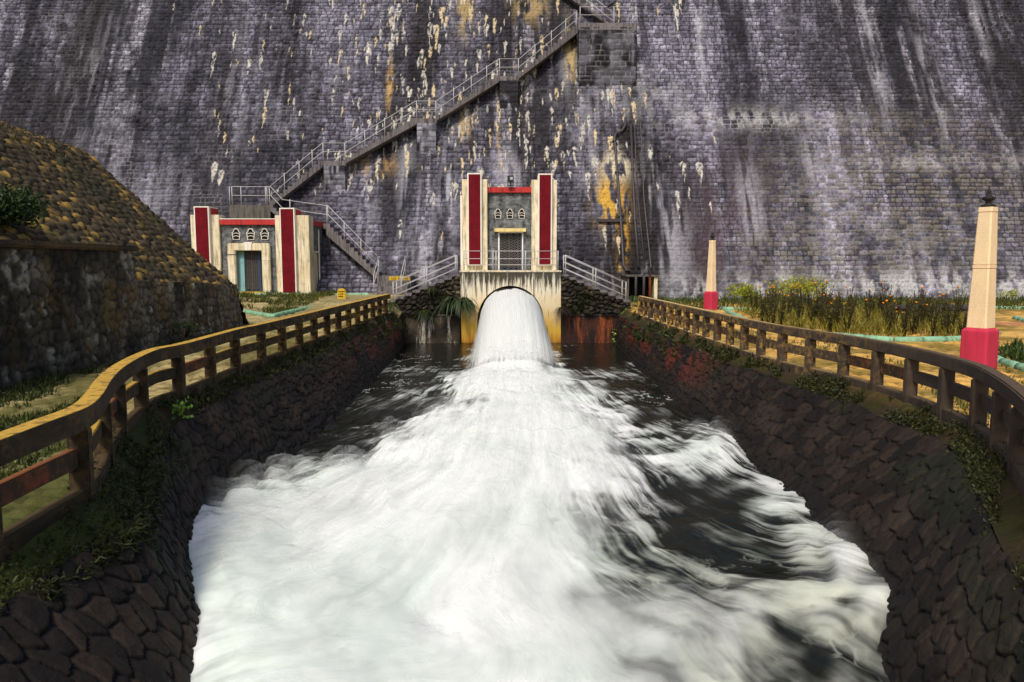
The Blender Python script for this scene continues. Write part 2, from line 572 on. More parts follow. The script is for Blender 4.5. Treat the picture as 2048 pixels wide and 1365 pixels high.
def merge_leaves(parts):
    V = np.concatenate([p[0] for p in parts]); C = np.concatenate([p[2] for p in parts])
    off = 0; Fs = []
    for p in parts:
        Fs.append(p[1] + off); off += len(p[0])
    return V, np.concatenate(Fs), C


# ------------------------------------------------------------------ dam face
def dam_colour(x, s):
    """own colour of the masonry: mineral streaks, lime drips, ochre and soot stains. x across, s up the slope"""
    g = lambda cx, cs, rx, rs: np.exp(-((x - cx) / rx) ** 2 - ((s - cs) / rs) ** 2)
    n1 = fbm(x * .30, s * .05, 4, 21); n2 = fbm(x * 1.5 + 3, s * .12, 4, 22); n3 = fbm(x * 5.0, s * .45, 3, 23)
    n4 = fbm(x * .8, s * .5, 4, 24)
    t = .52 * n1 + .25 * n2 + .13 * n3 + .10 * fbm(x * 1.2, s * 1.2, 3, 28)
    c = mixc(np.broadcast_to(np.array([.024, .022, .032]), x.shape + (3,)).copy(), (.285, .27, .35), sst(.36, .70, t))
    c = mixc(c, (.030, .024, .026), .6 * sst(.54, .70, fbm(x * .7 + 9, s * .09, 4, 31)))
    pale = sst(.60, .74, fbm(x * 1.1 - 4, s * .05, 4, 35)) * sst(.35, .6, n4)
    c = mixc(c, (.44, .42, .49), .65 * pale)
    c = mixc(c, (.020, .018, .026), .40 * sst(.50, .68, fbm(x * .16 + 2, s * .10, 3, 37)))
    return c


def px_us(px, py):
    p = on_dam(px, py)
    return p[0], p[2] * math.sqrt(1 + BAT * BAT)


def build_dam():
    X = np.arange(-46, 46.01, .044); S = np.arange(-.6, 26.0, .044)
    x, s = np.meshgrid(X, S, indexing='ij')
    k = math.sqrt(1 + BAT * BAT)
    prof, dome, r1, r2 = masonry(x, s, .335, .48, 3, .04, .055, .022)
    rough = fbm(x * 5, s * 5, 4, 60); fine = .6 * vn(x * 19, s * 19, 66) + .4 * vn(x * 10, s * 10, 67)
    age = sst(.35, .65, fbm(x * .25, s * .25, 3, 61))                      # some areas are slurried over, joints filled
    h = prof * (.03 + .12 * dome * (.3 + r1)) * (.45 + .55 * age) + .16 * (rough - .5) + .06 * fine
    h += .25 * (fbm(x * .12, s * .12, 3, 62) - .5)
    c = dam_colour(x, s)
    c *= (.52 + .80 * r2[..., None]) * (.58 + .66 * sst(.25, .75, rough)[..., None]) * (.66 + .68 * fine[..., None])
    lime = (.46, .44, .42)
    band = 0
    def G(px, py, rx, rs):
        u, v = px_us(px, py); return np.exp(-((x - u) / rx) ** 2 - ((s - v) / rs) ** 2)
    # joints: dark in old areas, limed white in others
    wj = sst(.55, .75, fbm(x * .18 + 5, s * .22, 3, 63)) * .6 + .9 * np.clip(G(1480, 245, 8, 1.2) + G(1650, 580, 14, 1.2) + G(1900, 320, 6, .8), 0, 1)
    jm = (1 - prof)
    c = mixc(c, (.010, .009, .013), jm * .95 * (1 - np.clip(wj, 0, 1)))
    c = mixc(c, (.36, .35, .37), jm * .8 * np.clip(wj, 0, 1) * sst(.35, .6, fbm(x * 1.2, s * 1.2, 3, 64)))
    lump = fbm(x * 2.2, s * 1.1, 4, 71)
    # limewash on low courses at the right, pale horizontal seepage bands
    for px, py, rx, rs, a in ((1700, 572, 16, .9, .7), (2000, 570, 9, 1.2, .7), (1500, 238, 7, .8, .55), (1900, 330, 7, .5, .45), (1300, 190, 3, 1.5, .3), (1430, 590, 5, .8, .5)):
        c = mixc(c, (.50, .49, .49), a * np.clip(G(px, py, rx, rs), 0, 1) * sst(.40, .62, lump))
    # tan cleaner blocks on the right
    tan = np.clip(G(1650, 500, 8, 5) + .9 * G(1900, 430, 9, 4) + .7 * G(1800, 300, 9, 4), 0, 1)
    c = mixc(c, (.30, .26, .20), .38 * tan * sst(.25, .75, r1) * prof)
    # wine coloured damp band
    wine = np.clip(G(1430, 470, 2.3, 5) + .6 * G(1480, 380, 2.2, 3), 0, 1)
    c = mixc(c, (.085, .045, .060), .55 * wine * sst(.3, .6, fbm(x * 1.2, s * .35, 3, 72)))
    # pale vertical runs
    for px, py, rx, rs, a in ((1400, 60, .35, 5, .75), (1350, 90, .3, 3, .5), (1740, 90, .5, 6, .7), (1860, 150, .6, 6, .6), (1960, 60, .5, 4, .5), (1300, 360, .7, 5, .5), (1340, 500, 1.2, 4, .6), (180, 150, 1.6, 6, .4), (1021, 350, .8, 1.6, .8), (300, 420, 2, 3, .35), (470, 200, 1.2, 6, .35), (895, 400, .5, 4, .7), (845, 470, .7, 4, .6), (730, 430, .6, 4, .4), (810, 350, .5, 3.5, .5), (1130, 120, .4, 3, .5), (1180, 330, .9, 3, .5), (1215, 220, 1.6, 1.6, .6), (1500, 420, .9, 4, .5), (1620, 330, .7, 3, .4)):
        c = mixc(c, (.46, .45, .50), a * G(px, py, rx, rs) * sst(.38, .66, fbm(x * 3, s * .35, 4, 73)))
    # dark damp runs
    for px, py, rx, rs, a in ((1265, 530, 1.5, 1.9, 1.0), (1228, 500, .5, 2.2, 1.0), (1275, 340, .7, 4.0, .9), (1300, 560, .9, 1.2, .9), (1260, 480, 1.0, 3.2, 1.0), (1290, 430, .8, 5, .9), (1250, 270, 1.3, 1.2, .9), (1235, 560, 1.0, 1.5, 1.0), (985, 270, .35, 1.5, .95), (945, 290, .3, 1.2, .8), (700, 160, .8, 3, .5), (2020, 120, 1.6, 7, .8), (190, 60, 1.5, 4, .6), (60, 200, 3, 4, .5), (880, 500, .5, 1.8, .9), (640, 480, 1.2, 2.4, .5), (1010, 60, 1.4, 4, .4), (1120, 60, 1.0, 2, .5)):
        c = mixc(c, (.014, .011, .012), a * np.clip(1.35 * G(px, py, rx, rs), 0, 1) * sst(.30, .52, fbm(x * 3 + 7, s * .5, 4, 74)))
    # ochre seepage
    for px, py, rx, rs, a, col in ((1222, 400, .95, 1.9, 1.0, (.55, .32, .05)), (1232, 335, .9, 1.0, .95, (.66, .58, .42)), (1250, 480, .2, 1.4, .8, (.5, .28, .05)), (1140, 110, .35, 2.4, .9, (.45, .34, .16)), (1060, 10, 1.2, 1.6, .6, (.5, .36, .16)), (930, 20, .5, 2.2, .6, (.5, .36, .14)), (780, 165, .2, 2, .9, (.5, .32, .12)), (750, 330, 1.5, .8, .5, (.48, .30, .12)), (930, 250, .4, 1.0, .7, (.55, .40, .2)), (1000, 300, .3, 1.2, .7, (.5, .33, .15)), (1240, 560, .2, 1.2, .7, (.6, .4, .1))):
        c = mixc(c, col, a * np.clip(1.5 * G(px, py, rx, rs), 0, 1) * sst(.36, .56, fbm(x * 3.4, s * .9, 4, 75)))
    # lime drips: a blob with a tail that runs down
    rg = np.random.default_rng(5)
    drips = []
    for _ in range(470):
        if rg.random() < .72:
            px = rg.normal(900, 190); py = rg.uniform(-20, 330) if rg.random() < .8 else rg.uniform(150, 420)
        else:
            px = rg.uniform(420, 1360); py = rg.uniform(-20, 480)
        q_ = rg.random() ** 2.2
        drips.append((px, py, .045 + .15 * q_ * rg.uniform(.6, 1.2), .18 + 1.5 * q_ * rg.uniform(.5, 1.4) + .25 * rg.random(), rg.random()))
    for px, py in ((740, 365), (1150, 300), (1190, 320), (1175, 350), (443, 345), (430, 330), (700, 345), (1105, 330), (1398, 330), (1365, 330), (960, 340)):
        drips.append((px, py, .22, 1.3, .3))
    wob = fbm(x * 3, s * 2, 3, 77) - .5; ero = fbm(x * 9, s * 4, 3, 78)
    for px, py, w, L, q in drips:
        u, v = px_us(px, py)
        i0, i1 = np.searchsorted(X, [u - .6, u + .6]); j0, j1 = np.searchsorted(S, [v - L - .3, v + .35])
        if i1 - i0 < 2 or j1 - j0 < 2: continue
        xs = x[i0:i1, j0:j1]; ss = s[i0:i1, j0:j1]
        tt = (v - ss) / L
        wd = w * np.clip(1.25 - tt, 0, 1.2) * np.where(tt < 0, np.clip(1 + tt * L / .25, 0, 1), 1)
        m = sst(1.15, .6, np.abs(xs - u + .22 * wob[i0:i1, j0:j1]) / (wd + 1e-3)) * sst(.34, .54, ero[i0:i1, j0:j1])
        colr = np.array((.66, .62, .54)) if q < .62 else np.array((.58, .46, .28))
        c[i0:i1, j0:j1] = mixc(c[i0:i1, j0:j1], colr * (.75 + .4 * q), .9 * m)
        h[i0:i1, j0:j1] += .02 * m
    nrm = np.array([0, -1, BAT]) / k
    P = np.stack([x, DAM_Y + BAT * s / k, s / k], -1) + nrm * h[..., None]
    back = None
    o = grids_obj('dam', [(P, c)], M['dam'], origin=(0, DAM_Y, 0))
    tag(o, 'towering sloped dam of dark coursed stone streaked with lime', 'dam')
    # its solid body behind the face
    b = MB()
    b.prismx([(DAM_Y + .25 + BAT * -.6, -.6), (DAM_Y + .25 + BAT * 23.0, 23.0), (DAM_Y + 22, 23.0), (DAM_Y + 22, -.6)], -45.9, 45.9)
    b.build('dam_body', M['stair'], o)


def stone_grid(P, u, v, rowh, bw, seed, amp, colfn, *, flat=False, jit=.05, joint=.04, nrm=None, jv=None, rub=None):
    prof, dome, r1, r2 = rubble(u, v, bw, rowh, seed, *rub) if rub else masonry(u, v, rowh, bw, seed, jit, joint, jv)
    rough = fbm(u * 6, v * 6, 4, seed + 30)
    h = amp * (prof * ((.6 + .15 * dome + .55 * r1) if flat else (.35 + .45 * dome + .5 * r1))) + amp * (1.1 if flat else .55) * (rough - .5)
    if nrm is None:
        du = np.gradient(P, axis=0); dv = np.gradient(P, axis=1)
        nrm = np.cross(du, dv); nrm /= np.linalg.norm(nrm, axis=-1)[..., None] + 1e-9
    c = colfn(u, v, prof, r1, r2, rough)
    return P + nrm * h[..., None], c


# ------------------------------------------------------------------ staircase on the dam
def handrail(parent, path, heights, posts, r=.022, pr=.030, name='handrail', h=None):
    """path: 3-D points at walking level; rails at given heights; posts at listed points, up to top height"""
    m = MB()
    for hh in heights:
        m.tube([(p[0], p[1], p[2] + hh) for p in path], r, 6)
    o = m.build(name, M['rail'], parent, smooth=True)
    top = max(heights)
    for p in posts:
        MB().tube([(p[0], p[1], p[2] - .03), (p[0], p[1], p[2] + top + .02)], pr, 6).build('post', M['rail'], o, smooth=True)
    return o


def pier_grids(x0, x1, yf, z0, z1, depth, seed, dark=.5):
    gs = []
    def cf(u, v, prof, r1, r2, rough):
        c = np.broadcast_to(np.array([.022, .020, .026]), u.shape + (3,)).copy()
        c = mixc(c, (.25, .245, .29), sst(.46, .68, fbm(u * .9 + seed, v * .8, 4, seed)))
        c = mixc(c, (.36, .35, .40), .8 * sst(.55, .7, fbm(u * 3, v * .5, 3, seed + 4)))
        c *= (.5 + .8 * r2[..., None])
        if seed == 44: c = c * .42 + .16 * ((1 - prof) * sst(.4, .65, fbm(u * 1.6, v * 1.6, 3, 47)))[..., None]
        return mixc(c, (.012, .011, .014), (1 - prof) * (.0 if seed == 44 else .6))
    us = np.arange(0, x1 - x0 + .05, .07); us[-1] = x1 - x0
    vs = np.arange(0, z1 - z0 + .05, .07); vs[-1] = z1 - z0
    u, v = np.meshgrid(us, vs, indexing='ij')
    P = np.stack([x0 + u, np.full_like(u, yf), z0 + v], -1)
    gs.append(stone_grid(P, u + seed, v, .34, .6, seed, .06, cf, nrm=np.array([0, -1, 0])))
    ds = np.arange(0, depth, .08); w, v = np.meshgrid(ds, vs, indexing='ij')
    for xx, sg in ((x0, -1), (x1, 1)):
        P = np.stack([np.full_like(w, xx), yf + w, z0 + v], -1)
        A, C = stone_grid(P, w + seed, v, .34, .6, seed + 1, .04, cf, nrm=np.array([sg, 0, 0]))
        gs.append((A, C))
    return gs


def flight(parent, A, B, n, W, thick=.42, name='flight', mat='stair'):
    """A lower and B upper end of the tread line (x, z) on the dam front plane"""
    (xa, za), (xb, zb) = A, B
    dx = (xb - xa) / n; dz = (zb - za) / n
    top = []
    for i in range(n):
        top += [(xa + dx * i, za + dz * (i + 1)), (xa + dx * (i + 1), za + dz * (i + 1))]
    poly = [(xa, za - thick * .4)] + [(xa, za)] + top + [(xb, zb - thick)]
    zl = lambda x: za + (zb - za) * (x - xa) / (xb - xa)
    return MB().prism(poly, lambda x: ydam(zl(x)) - W, lambda x: ydam(zl(x)) + .7).build(name, M[mat], parent)


def build_staircase():
    W = 1.2
    LAND = [(458, 540, 410), (645, 691, 322), (832, 873, 237), (998, 1038, 152), (1157, 1275, 46)]
    t = thing('dam_staircase', tuple(on_dam(640, 400, W)), 'long concrete stair climbing the dam face rightward with thin white handrails', 'staircase')
    L = []
    for i, (xl, xr, yt) in enumerate(LAND):
        w = 2.3 if i == 4 else W
        a = on_dam(xl, yt, w); b = on_dam(xr, yt, w)
        L.append((a[0], b[0], a[2], w))
        yf = ydam(a[2]) - w
        drop = w / BAT + .4
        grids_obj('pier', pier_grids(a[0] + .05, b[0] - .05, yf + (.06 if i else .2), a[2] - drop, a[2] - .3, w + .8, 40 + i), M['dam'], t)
        MB().box(a[0], b[0], yf, yf + w + .9, a[2] - (1.5, .36, .36, .36, .51)[i], a[2]).build('landing', M['stair'] if i else M['concrete'], t, bevel=.02)
    for i in range(4):
        flight(t, (L[i][1], L[i][2]), (L[i + 1][0], L[i + 1][2]), 12, W, .42)
    # upper flight going back up to the left from the big landing
    p = on_dam(1212, 46, W); q = on_dam(1095, -48, W)
    n = 12; xa, za, xb, zb = p[0], p[2], q[0], q[2]
    poly = [(xa, za)]
    for i in range(n):
        poly += [(xa + (xb - xa) * i / n, za + (zb - za) * (i + 1) / n), (xa + (xb - xa) * (i + 1) / n, za + (zb - za) * (i + 1) / n)]
    poly += [(xb, zb - .45), (xa + .3, za - .02)]
    zl = lambda x: za + (zb - za) * (x - xa) / (xb - xa)
    MB().prism(poly, lambda x: ydam(zl(x)) - 1.0, lambda x: ydam(zl(x)) + .6).build('flight', M['stair'], t)
    # handrails: outer edge along flights and landings
    path = []; posts = []
    e = .07
    for i in range(5):
        xl, xr, z, w = L[i]
        if i == 4: break
        y = ydam(z) - W + e
        path += [(xl + (0 if i else 0), y, z), (xr, y, z)]
        posts += [(xl + .04, y, z), (xr - .04, y, z)]
        xn, zn = L[i + 1][0], L[i + 1][2]
        for f in (.27, .55, .8):
            zz = z + (zn - z) * f
            posts.append((xr + (xn - xr) * f, ydam(zz) - W + e, zz + .1))
    xn, zn = L[4][0], L[4][2]
    path.append((xn, ydam(zn) - W + e, zn)); posts.append((xn - .03, ydam(zn) - W + e, zn))
    path = path[1:]; 
    handrail(t, path, (.62, 1.2), posts)
    x0, x1, z, w = L[0]; y = ydam(z) - W + e
    handrail(t, [(x0 + .2, y + .9, z), (x0 + .2, y, z), (x1, y, z)], (.62, 1.2), [(x0 + .2, y, z), (x0 + .8, y, z), (x1 - .3, y, z)])
    x0, x1, z, w = L[4]; y = ydam(z) - w + .1
    top = [(x0 + .12, y, z), (x0 + (x1 - x0) * .6, y, z), (x1 - .12, y, z), (x1 - .12, y + 2.2, z)]
    handrail(t, top, (.58, 1.15), [top[0], top[1], top[2], (x1 - .12, y + 1.3, z)])
    zz = lambda x: za + (zb - za) * (x - xa) / (xb - xa)
    pts = [(x, ydam(zz(x)) - .95, zz(x)) for x in np.linspace(xa + .6, xb, 6)]
    handrail(t, pts, (.62, 1.2), [pts[0], pts[2], pts[4]])
    # black bird on the landing rail
    bx = on_dam(1221, 14, 2.3 - .1); bx = np.array([bx[0], y, z + 1.18])
    bird(bx)

    # ---- lower stair: down from the first landing, behind the valve house, to the lawn
    t2 = thing('lower_staircase', tuple(at_y(780, 592, 46.5)), 'short lower stair behind the valve house ending in wide steps with a yellow sign', 'staircase')
    x1, z0 = L[0][1], L[0][2]
    a = on_dam(565, 436, W); b = on_dam(652, 448, W); c = on_dam(757, 552, W)
    flight(t2, (a[0], a[2]), (x1, z0), 4, W, .4)
    MB().prism([(a[0], a[2] - .35), (a[0], a[2]), (b[0], b[2]), (b[0], b[2] - .35)], lambda x: ydam(a[2]) - W, lambda x: ydam(a[2]) + .8).build('walkway', M['stair'], t2)
    flight(t2, (c[0], c[2]), (b[0], b[2]), 13, W, .75)
    za_ = c[2]
    xs0, xs1 = at_y(752, 552, 47.3)[0], at_y(820, 552, 47.3)[0]
    for i in range(5):
        zt = za_ - i * .31
        MB().box(xs0 + (.0 if i == 0 else .12), xs1 - (.0 if i == 0 else .1), 47.6 - .34 * i, 50.8 if i == 0 else 47.62 - .34 * (i - 1), -.2, zt - (.003 * i)).build('step', M['stair'], t2, bevel=.025)
    sx0, sx1 = at_y(778, 556, 47.6)[0], at_y(822, 556, 47.6)[0]
    sg = MB().box(sx0, sx1 - .1, 47.585, 47.598, za_ - .27, za_ - .03).build('sign', M['sign'], t2)
    text('lettering', 'NO', (sx0 + .12, 47.575, za_ - .235), .20, M['ink'], sg, wide=1.12)
    text('lettering', 'ENTRY', (sx0 + .55, 47.575, za_ - .235), .20, M['ink'], sg, wide=1.12)
    y = ydam(a[2]) - W + .07
    hp = [(x1 - .2, ydam(z0) - W + .07, z0), (x1 + .05, ydam(z0) - W + .07, z0), (a[0] + .02, y, a[2]), (b[0], y, b[2] - .0), (b[0] + .12, ydam(b[2]) - W + .07, b[2]), (c[0], ydam(c[2]) - W + .07, c[2])]
    pts = [hp[0], (a[0] + .5, y, a[2]), hp[3], hp[4]] + [tuple(np.array(hp[4]) * (1 - f) + np.array(hp[5]) * f) for f in (.33, .66)] + [hp[5]]
    handrail(t2, hp, (.62, 1.2), pts)
    for xx in (xs0 + .1, xs1 - .35):
        q = [(xx, 47.75, za_), (xx - .1, 46.5, za_ - 1.1), (xx - .1, 45.8, za_ - 1.35)]
        handrail(t2, q[:2], (.62, 1.2), [q[0], q[1]])
    MB().tube([at_y(650, 461, 50.9), at_y(667, 462, 50.2)], .09, 8).build('spout', M['cream'], t2, smooth=True)


def text(name, s, loc, size, mat, parent, wide=1.0, ext=.004):
    cu = bpy.data.curves.new(name, 'FONT'); cu.body = s; cu.size = size; cu.extrude = ext
    tmp = bpy.data.objects.new(name, cu); COL.objects.link(tmp)
    dg = bpy.context.evaluated_depsgraph_get()
    me = bpy.data.meshes.new_from_object(tmp.evaluated_get(dg))
    COL.objects.unlink(tmp); bpy.data.objects.remove(tmp)
    v = np.zeros(len(me.vertices) * 3); me.vertices.foreach_get('co', v); v = v.reshape(-1, 3)
    V = np.stack([v[:, 0] * wide + loc[0], loc[1] - v[:, 2], v[:, 1] + loc[2]], 1) - ORG[parent]
    me.vertices.foreach_set('co', V.ravel()); me.update()
    me.materials.clear(); me.materials.append(mat)
    return _link(name, me, parent, None)


def bird(p):
    x, y, z = p
    o = MB().tube([(x + .30, y - .02, z + .26), (x + .26, y - .02, z + .33), (x + .19, y, z + .37), (x + .11, y, z + .30), (x + .03, y, z + .19), (x - .07, y, z + .10), (x - .16, y, z + .05), (x - .30, y, z - .05), (x - .42, y, z - .10)],
                  [.012, .05, .068, .065, .105, .11, .075, .045, .02], 10).build('crow', M['feather'], None, origin=(x, y, z), smooth=True)
    tag(o, 'black crow perched on the white rail of the top landing', 'bird')
    MB().tube([(x + .25, y - .02, z + .345), (x + .31, y - .02, z + .33), (x + .36, y - .02, z + .31)], [.03, .02, .005], 6).build('beak', M['beak'], o)
    for s in (-.04, .04):
        MB().tube([(x + .0, y + s, z + .12), (x + .01, y + s, z + .01), (x + .05, y + s, z + .005)], .012, 5).build('leg', M['beak'], o)
    for s in (-1, 1):
        MB().tube([(x + .06, y + s * .085, z + .22), (x - .08, y + s * .10, z + .12), (x - .28, y + s * .05, z - .02)], [.03, .05, .01], 6).build('wing', M['feather'], o, smooth=True)


# ------------------------------------------------------------------ shared façade details
def jar_vent(parent, cx, y, cz, w, h):
    """jar shaped air vent: raised frame, dark hole, two curved bars"""
    out = [(-.5, -.5), (-.62, .18), (-.42, .26), (-.36, .42), (-.18, .55), (.18, .55), (.36, .42), (.42, .26), (.62, .18), (.5, -.5)]
    out = [(a * w, b * h) for a, b in out]
    inn = [(a * .84, b * .90 - .01 * h) for a, b in out]
    n = len(out); m = MB()
    vs = [(cx + a, y, cz + b) for a, b in out] + [(cx + a, y, cz + b) for a, b in inn]
    vs += [(cx + a, y + .06, cz + b) for a, b in out] + [(cx + a, y + .06, cz + b) for a, b in inn]
    fs = []
    for i in range(n):
        j = (i + 1) % n
        fs += [(i, j, n + j, n + i), (2 * n + i, 2 * n + j, j, i), (n + i, n + j, 3 * n + j, 3 * n + i)]
    m.add(vs, fs)
    o = m.build('vent', M['trim'], parent)
    d = MB().prism([(cx + a, cz + b) for a, b in inn], y + .036, y + .044).build('hole', M['dark'], o)
    for k, zz in enumerate((-.20, .06)):
        arc = [(cx + w * .46 * u, cz + h * (zz + .09 * (1 - u * u))) for u in np.linspace(-1, 1, 7)]
        th = h * .05
        MB().prism(arc + [(a, b - th) for a, b in arc[::-1]], y + .008, y + .035).build('bar', M['trim'], o)
    return o


def ring_grille(parent, x0, x1, y, z0, z1, cols, rows, name='grille', frame='grilleblue'):
    m = MB()
    r = min((x1 - x0) / cols, (z1 - z0) / rows) * .5
    for i in range(cols):
        for j in range(rows):
            cx = x0 + (x1 - x0) * (i + .5) / cols; cz = z0 + (z1 - z0) * (j + .5 + (.5 if i % 2 else 0)) / (rows + .5)
            n = 8
            vs = [(cx + rr * math.cos(2 * math.pi * k / n), yy, cz + rr * math.sin(2 * math.pi * k / n)) for yy in (y, y + .02) for rr in (r * .72, r * 1.0) for k in range(n)]
            fs = [(k, (k + 1) % n, n + (k + 1) % n, n + k) for k in range(n)] + [(2 * n + k, 2 * n + (k + 1) % n, 3 * n + (k + 1) % n, 3 * n + k) for k in range(n)]
            m.add(vs, fs)
    for i in range(0, cols + 1, 3):
        xx = x0 + (x1 - x0) * i / cols
        m.box(xx - .005, xx + .005, y + .022, y + .035, z0, z1)
    o = m.build(name, M['grille'], parent)
    f = MB()
    f.box(x0 - .05, x0, y - .01, y + .04, z0 - .04, z1 + .05); f.box(x1, x1 + .05, y - .01, y + .04, z0 - .04, z1 + .05)
    f.box(x0, x1, y - .008, y + .038, z1, z1 + .045); f.box(x0, x1, y - .008, y + .038, z0 - .04, z0)
    f.build('frame', M[frame], o)
    return o


def pillar(parent, xa, xb, fa, fb, yf, z0, zs, zf, zb, depth, proj=.22, findepth=1.0):
    """cream pylon xa..xb up to zs with a taller red fin fa..fb up to zf starting at zb"""
    o = MB().box(xa, xb, yf, yf + depth, z0, zs).build('pylon', M['cream'], parent, bevel=.015)
    fr = MB()
    b = .07
    fr.box(fa - b, fb + b, yf - proj, yf + findepth, zb - b, zf + b)
    fin = fr.build('fin', M['trim'], o, bevel=.008)
    MB().box(fa, fb, yf - proj - .012, yf - proj + .01, zb, zf).build('panel', M['red'], fin)
    MB().box(fb + b - .008, fb + b + .004, yf + .02, yf + findepth - .02, zs + .01, zf).build('side_panel', M['redband'], fin)
    return o


def floodlight():
    p = at_y(1021, 373, 41.2)
    t = thing('floodlight', tuple(p), 'black floodlight on a short bracket above the gatehouse red band', 'floodlight')
    x, y, z = p
    b = MB().box(x - .17, x + .17, y - .10, y + .16, z + .22, z + .56); b.build('housing', M['lamp'], t, bevel=.02)
    MB().box(x - .02, x + .12, y - .118, y - .102, z + .34, z + .48).build('lens', M['glass'], t)
    br = MB()
    br.box(x - .16, x - .12, y - .03, y + .05, z, z + .24); br.box(x + .12, x + .16, y - .03, y + .05, z, z + .24); br.box(x - .118, x + .118, y - .03, y + .05, z + .0, z + .05)
    br.box(x - .04, x + .04, y - .028, y + .048, z + .05, z + .218)
    br.build('bracket', M['lamp'], t)


def build_gatehouse():
    YF, YB = 39.6, 41.2
    X = lambda px, y=YB: at_y(px, 540, y)[0]
    Z = lambda py, y=YB: at_y(1021, py, y)[2]
    t = thing('gatehouse', (.25, YF, -2.2), 'tall cream gatehouse with two red fins standing over the outlet arch', 'gatehouse')
    # arch block
    zt = Z(545, YF); xl, xr = X(920, YF), X(1122, YF)
    xc = at_y(1021, 600, YF)[0]; za = at_y(1021, 572, YF)[2]; hw = 1.77
    arch = []
    n = 26; zs = -.75
    for i in range(n + 1):
        a = math.pi * i / n
        arch.append((xc - hw * math.cos(a), zs + (za - zs) * math.sin(a) ** .95))
    poly = [(xl + .06, -2.6), (xl, zt), (xr, zt), (xr + .02, -2.6), (xc + hw + .12, -2.6)] + arch[::-1] + [(xc - hw - .12, -2.6)]
    ab = MB().prism(poly, YF, YF + 5.0).build('arch_block', M['arch'], t)
    lip = []
    MB().box(xl - .03, xr + .03, YF - .04, YB + .2, zt + .002, zt + .09).build('platform', M['cream'], t, bevel=.02)
    MB().box(xc - hw - .1, xc + hw + .1, YF + 4.7, YF + 4.95, -2.6, za + .1).build('tunnel_end', M['dark'], t)
    z0 = zt + .09
    # pylons
    pillar(t, X(925), X(975), X(938.5), X(961.5), YB, z0, Z(359), Z(350), Z(529), 3.0)
    pillar(t, X(1063), X(1113), X(1078), X(1100.5), YB, z0, Z(360), Z(351), Z(529), 3.0)
    MB().box(X(920.5), X(925) - .004, YB + .35, YB + 3, z0, Z(390)).build('side_wall', M['trim'], t)
    # central wall with door opening
    xa, xb = X(975) + .002, X(1063) - .002
    dx0, dx1, dz = X(999), X(1044), Z(466)
    poly = [(xa, z0), (xa, Z(385)), (xb, Z(385)), (xb, z0), (dx1, z0), (dx1, dz), (dx0, dz), (dx0, z0)]
    MB().prism(poly, YB + .35, YB + .9).build('front_wall', M['rock'], t)
    MB().box(xa + .002, xb - .002, YB + .18, YB + 3, Z(385), Z(374)).build('lintel_band', M['redband'], t, bevel=.01)
    MB().box(X(925), X(1113), YB + 3.0, YB + 9.5, z0, Z(380)).build('rear_block', M['rock'], t)
    MB().box(X(989), X(1052), YB + .05, YB + .349, Z(464), Z(457)).build('door_hood', M['hood'], t, bevel=.01)
    f = MB()
    f.box(dx0 - .07, dx0, YB + .31, YB + .5, z0, dz + .05); f.box(dx1, dx1 + .07, YB + .31, YB + .5, z0, dz + .05); f.box(dx0, dx1, YB + .312, YB + .5, dz, dz + .05)
    d = f.build('door', M['trim'], t)
    ring_grille(d, dx0 + .06, dx1 - .06, YB + .42, z0 + .06, dz - .06, 7, 13)
    MB().box(dx0, dx1, YB + .8, YB + .88, z0, dz).build('shadow_panel', M['dark'], d)
    for px in (996, 1020, 1043.5):
        jar_vent(t, X(px), YB + .30, Z(427.5), .30, .50)
    # platform guard rail
    y = YF + .08
    pts = [(xl + .2, y, z0), (xr - .13, y, z0)]
    xs = [X(928, YF), X(986, YF), X(992, YF), X(1046, YF), X(1051, YF), X(1116, YF)]
    handrail(t, pts, (.30, .62, 1.02), [(x, y, z0) for x in xs], .018, .028, 'guard_rail')
    floodlight()
    p = at_y(1075, 352, YB + .3); q = at_y(1052, 373, YB + .3); r_ = at_y(1113, 361, YB + .3)
    c = MB().tube([q, at_y(1058, 358, YB + .3), p, at_y(1088, 346.5, YB + .3), at_y(1104, 351, YB + .3), r_], .016, 5).build('cable', M['cable'], None, smooth=True)
    tag(c, 'thin black cable looped over the right red fin of the gatehouse', 'cable')


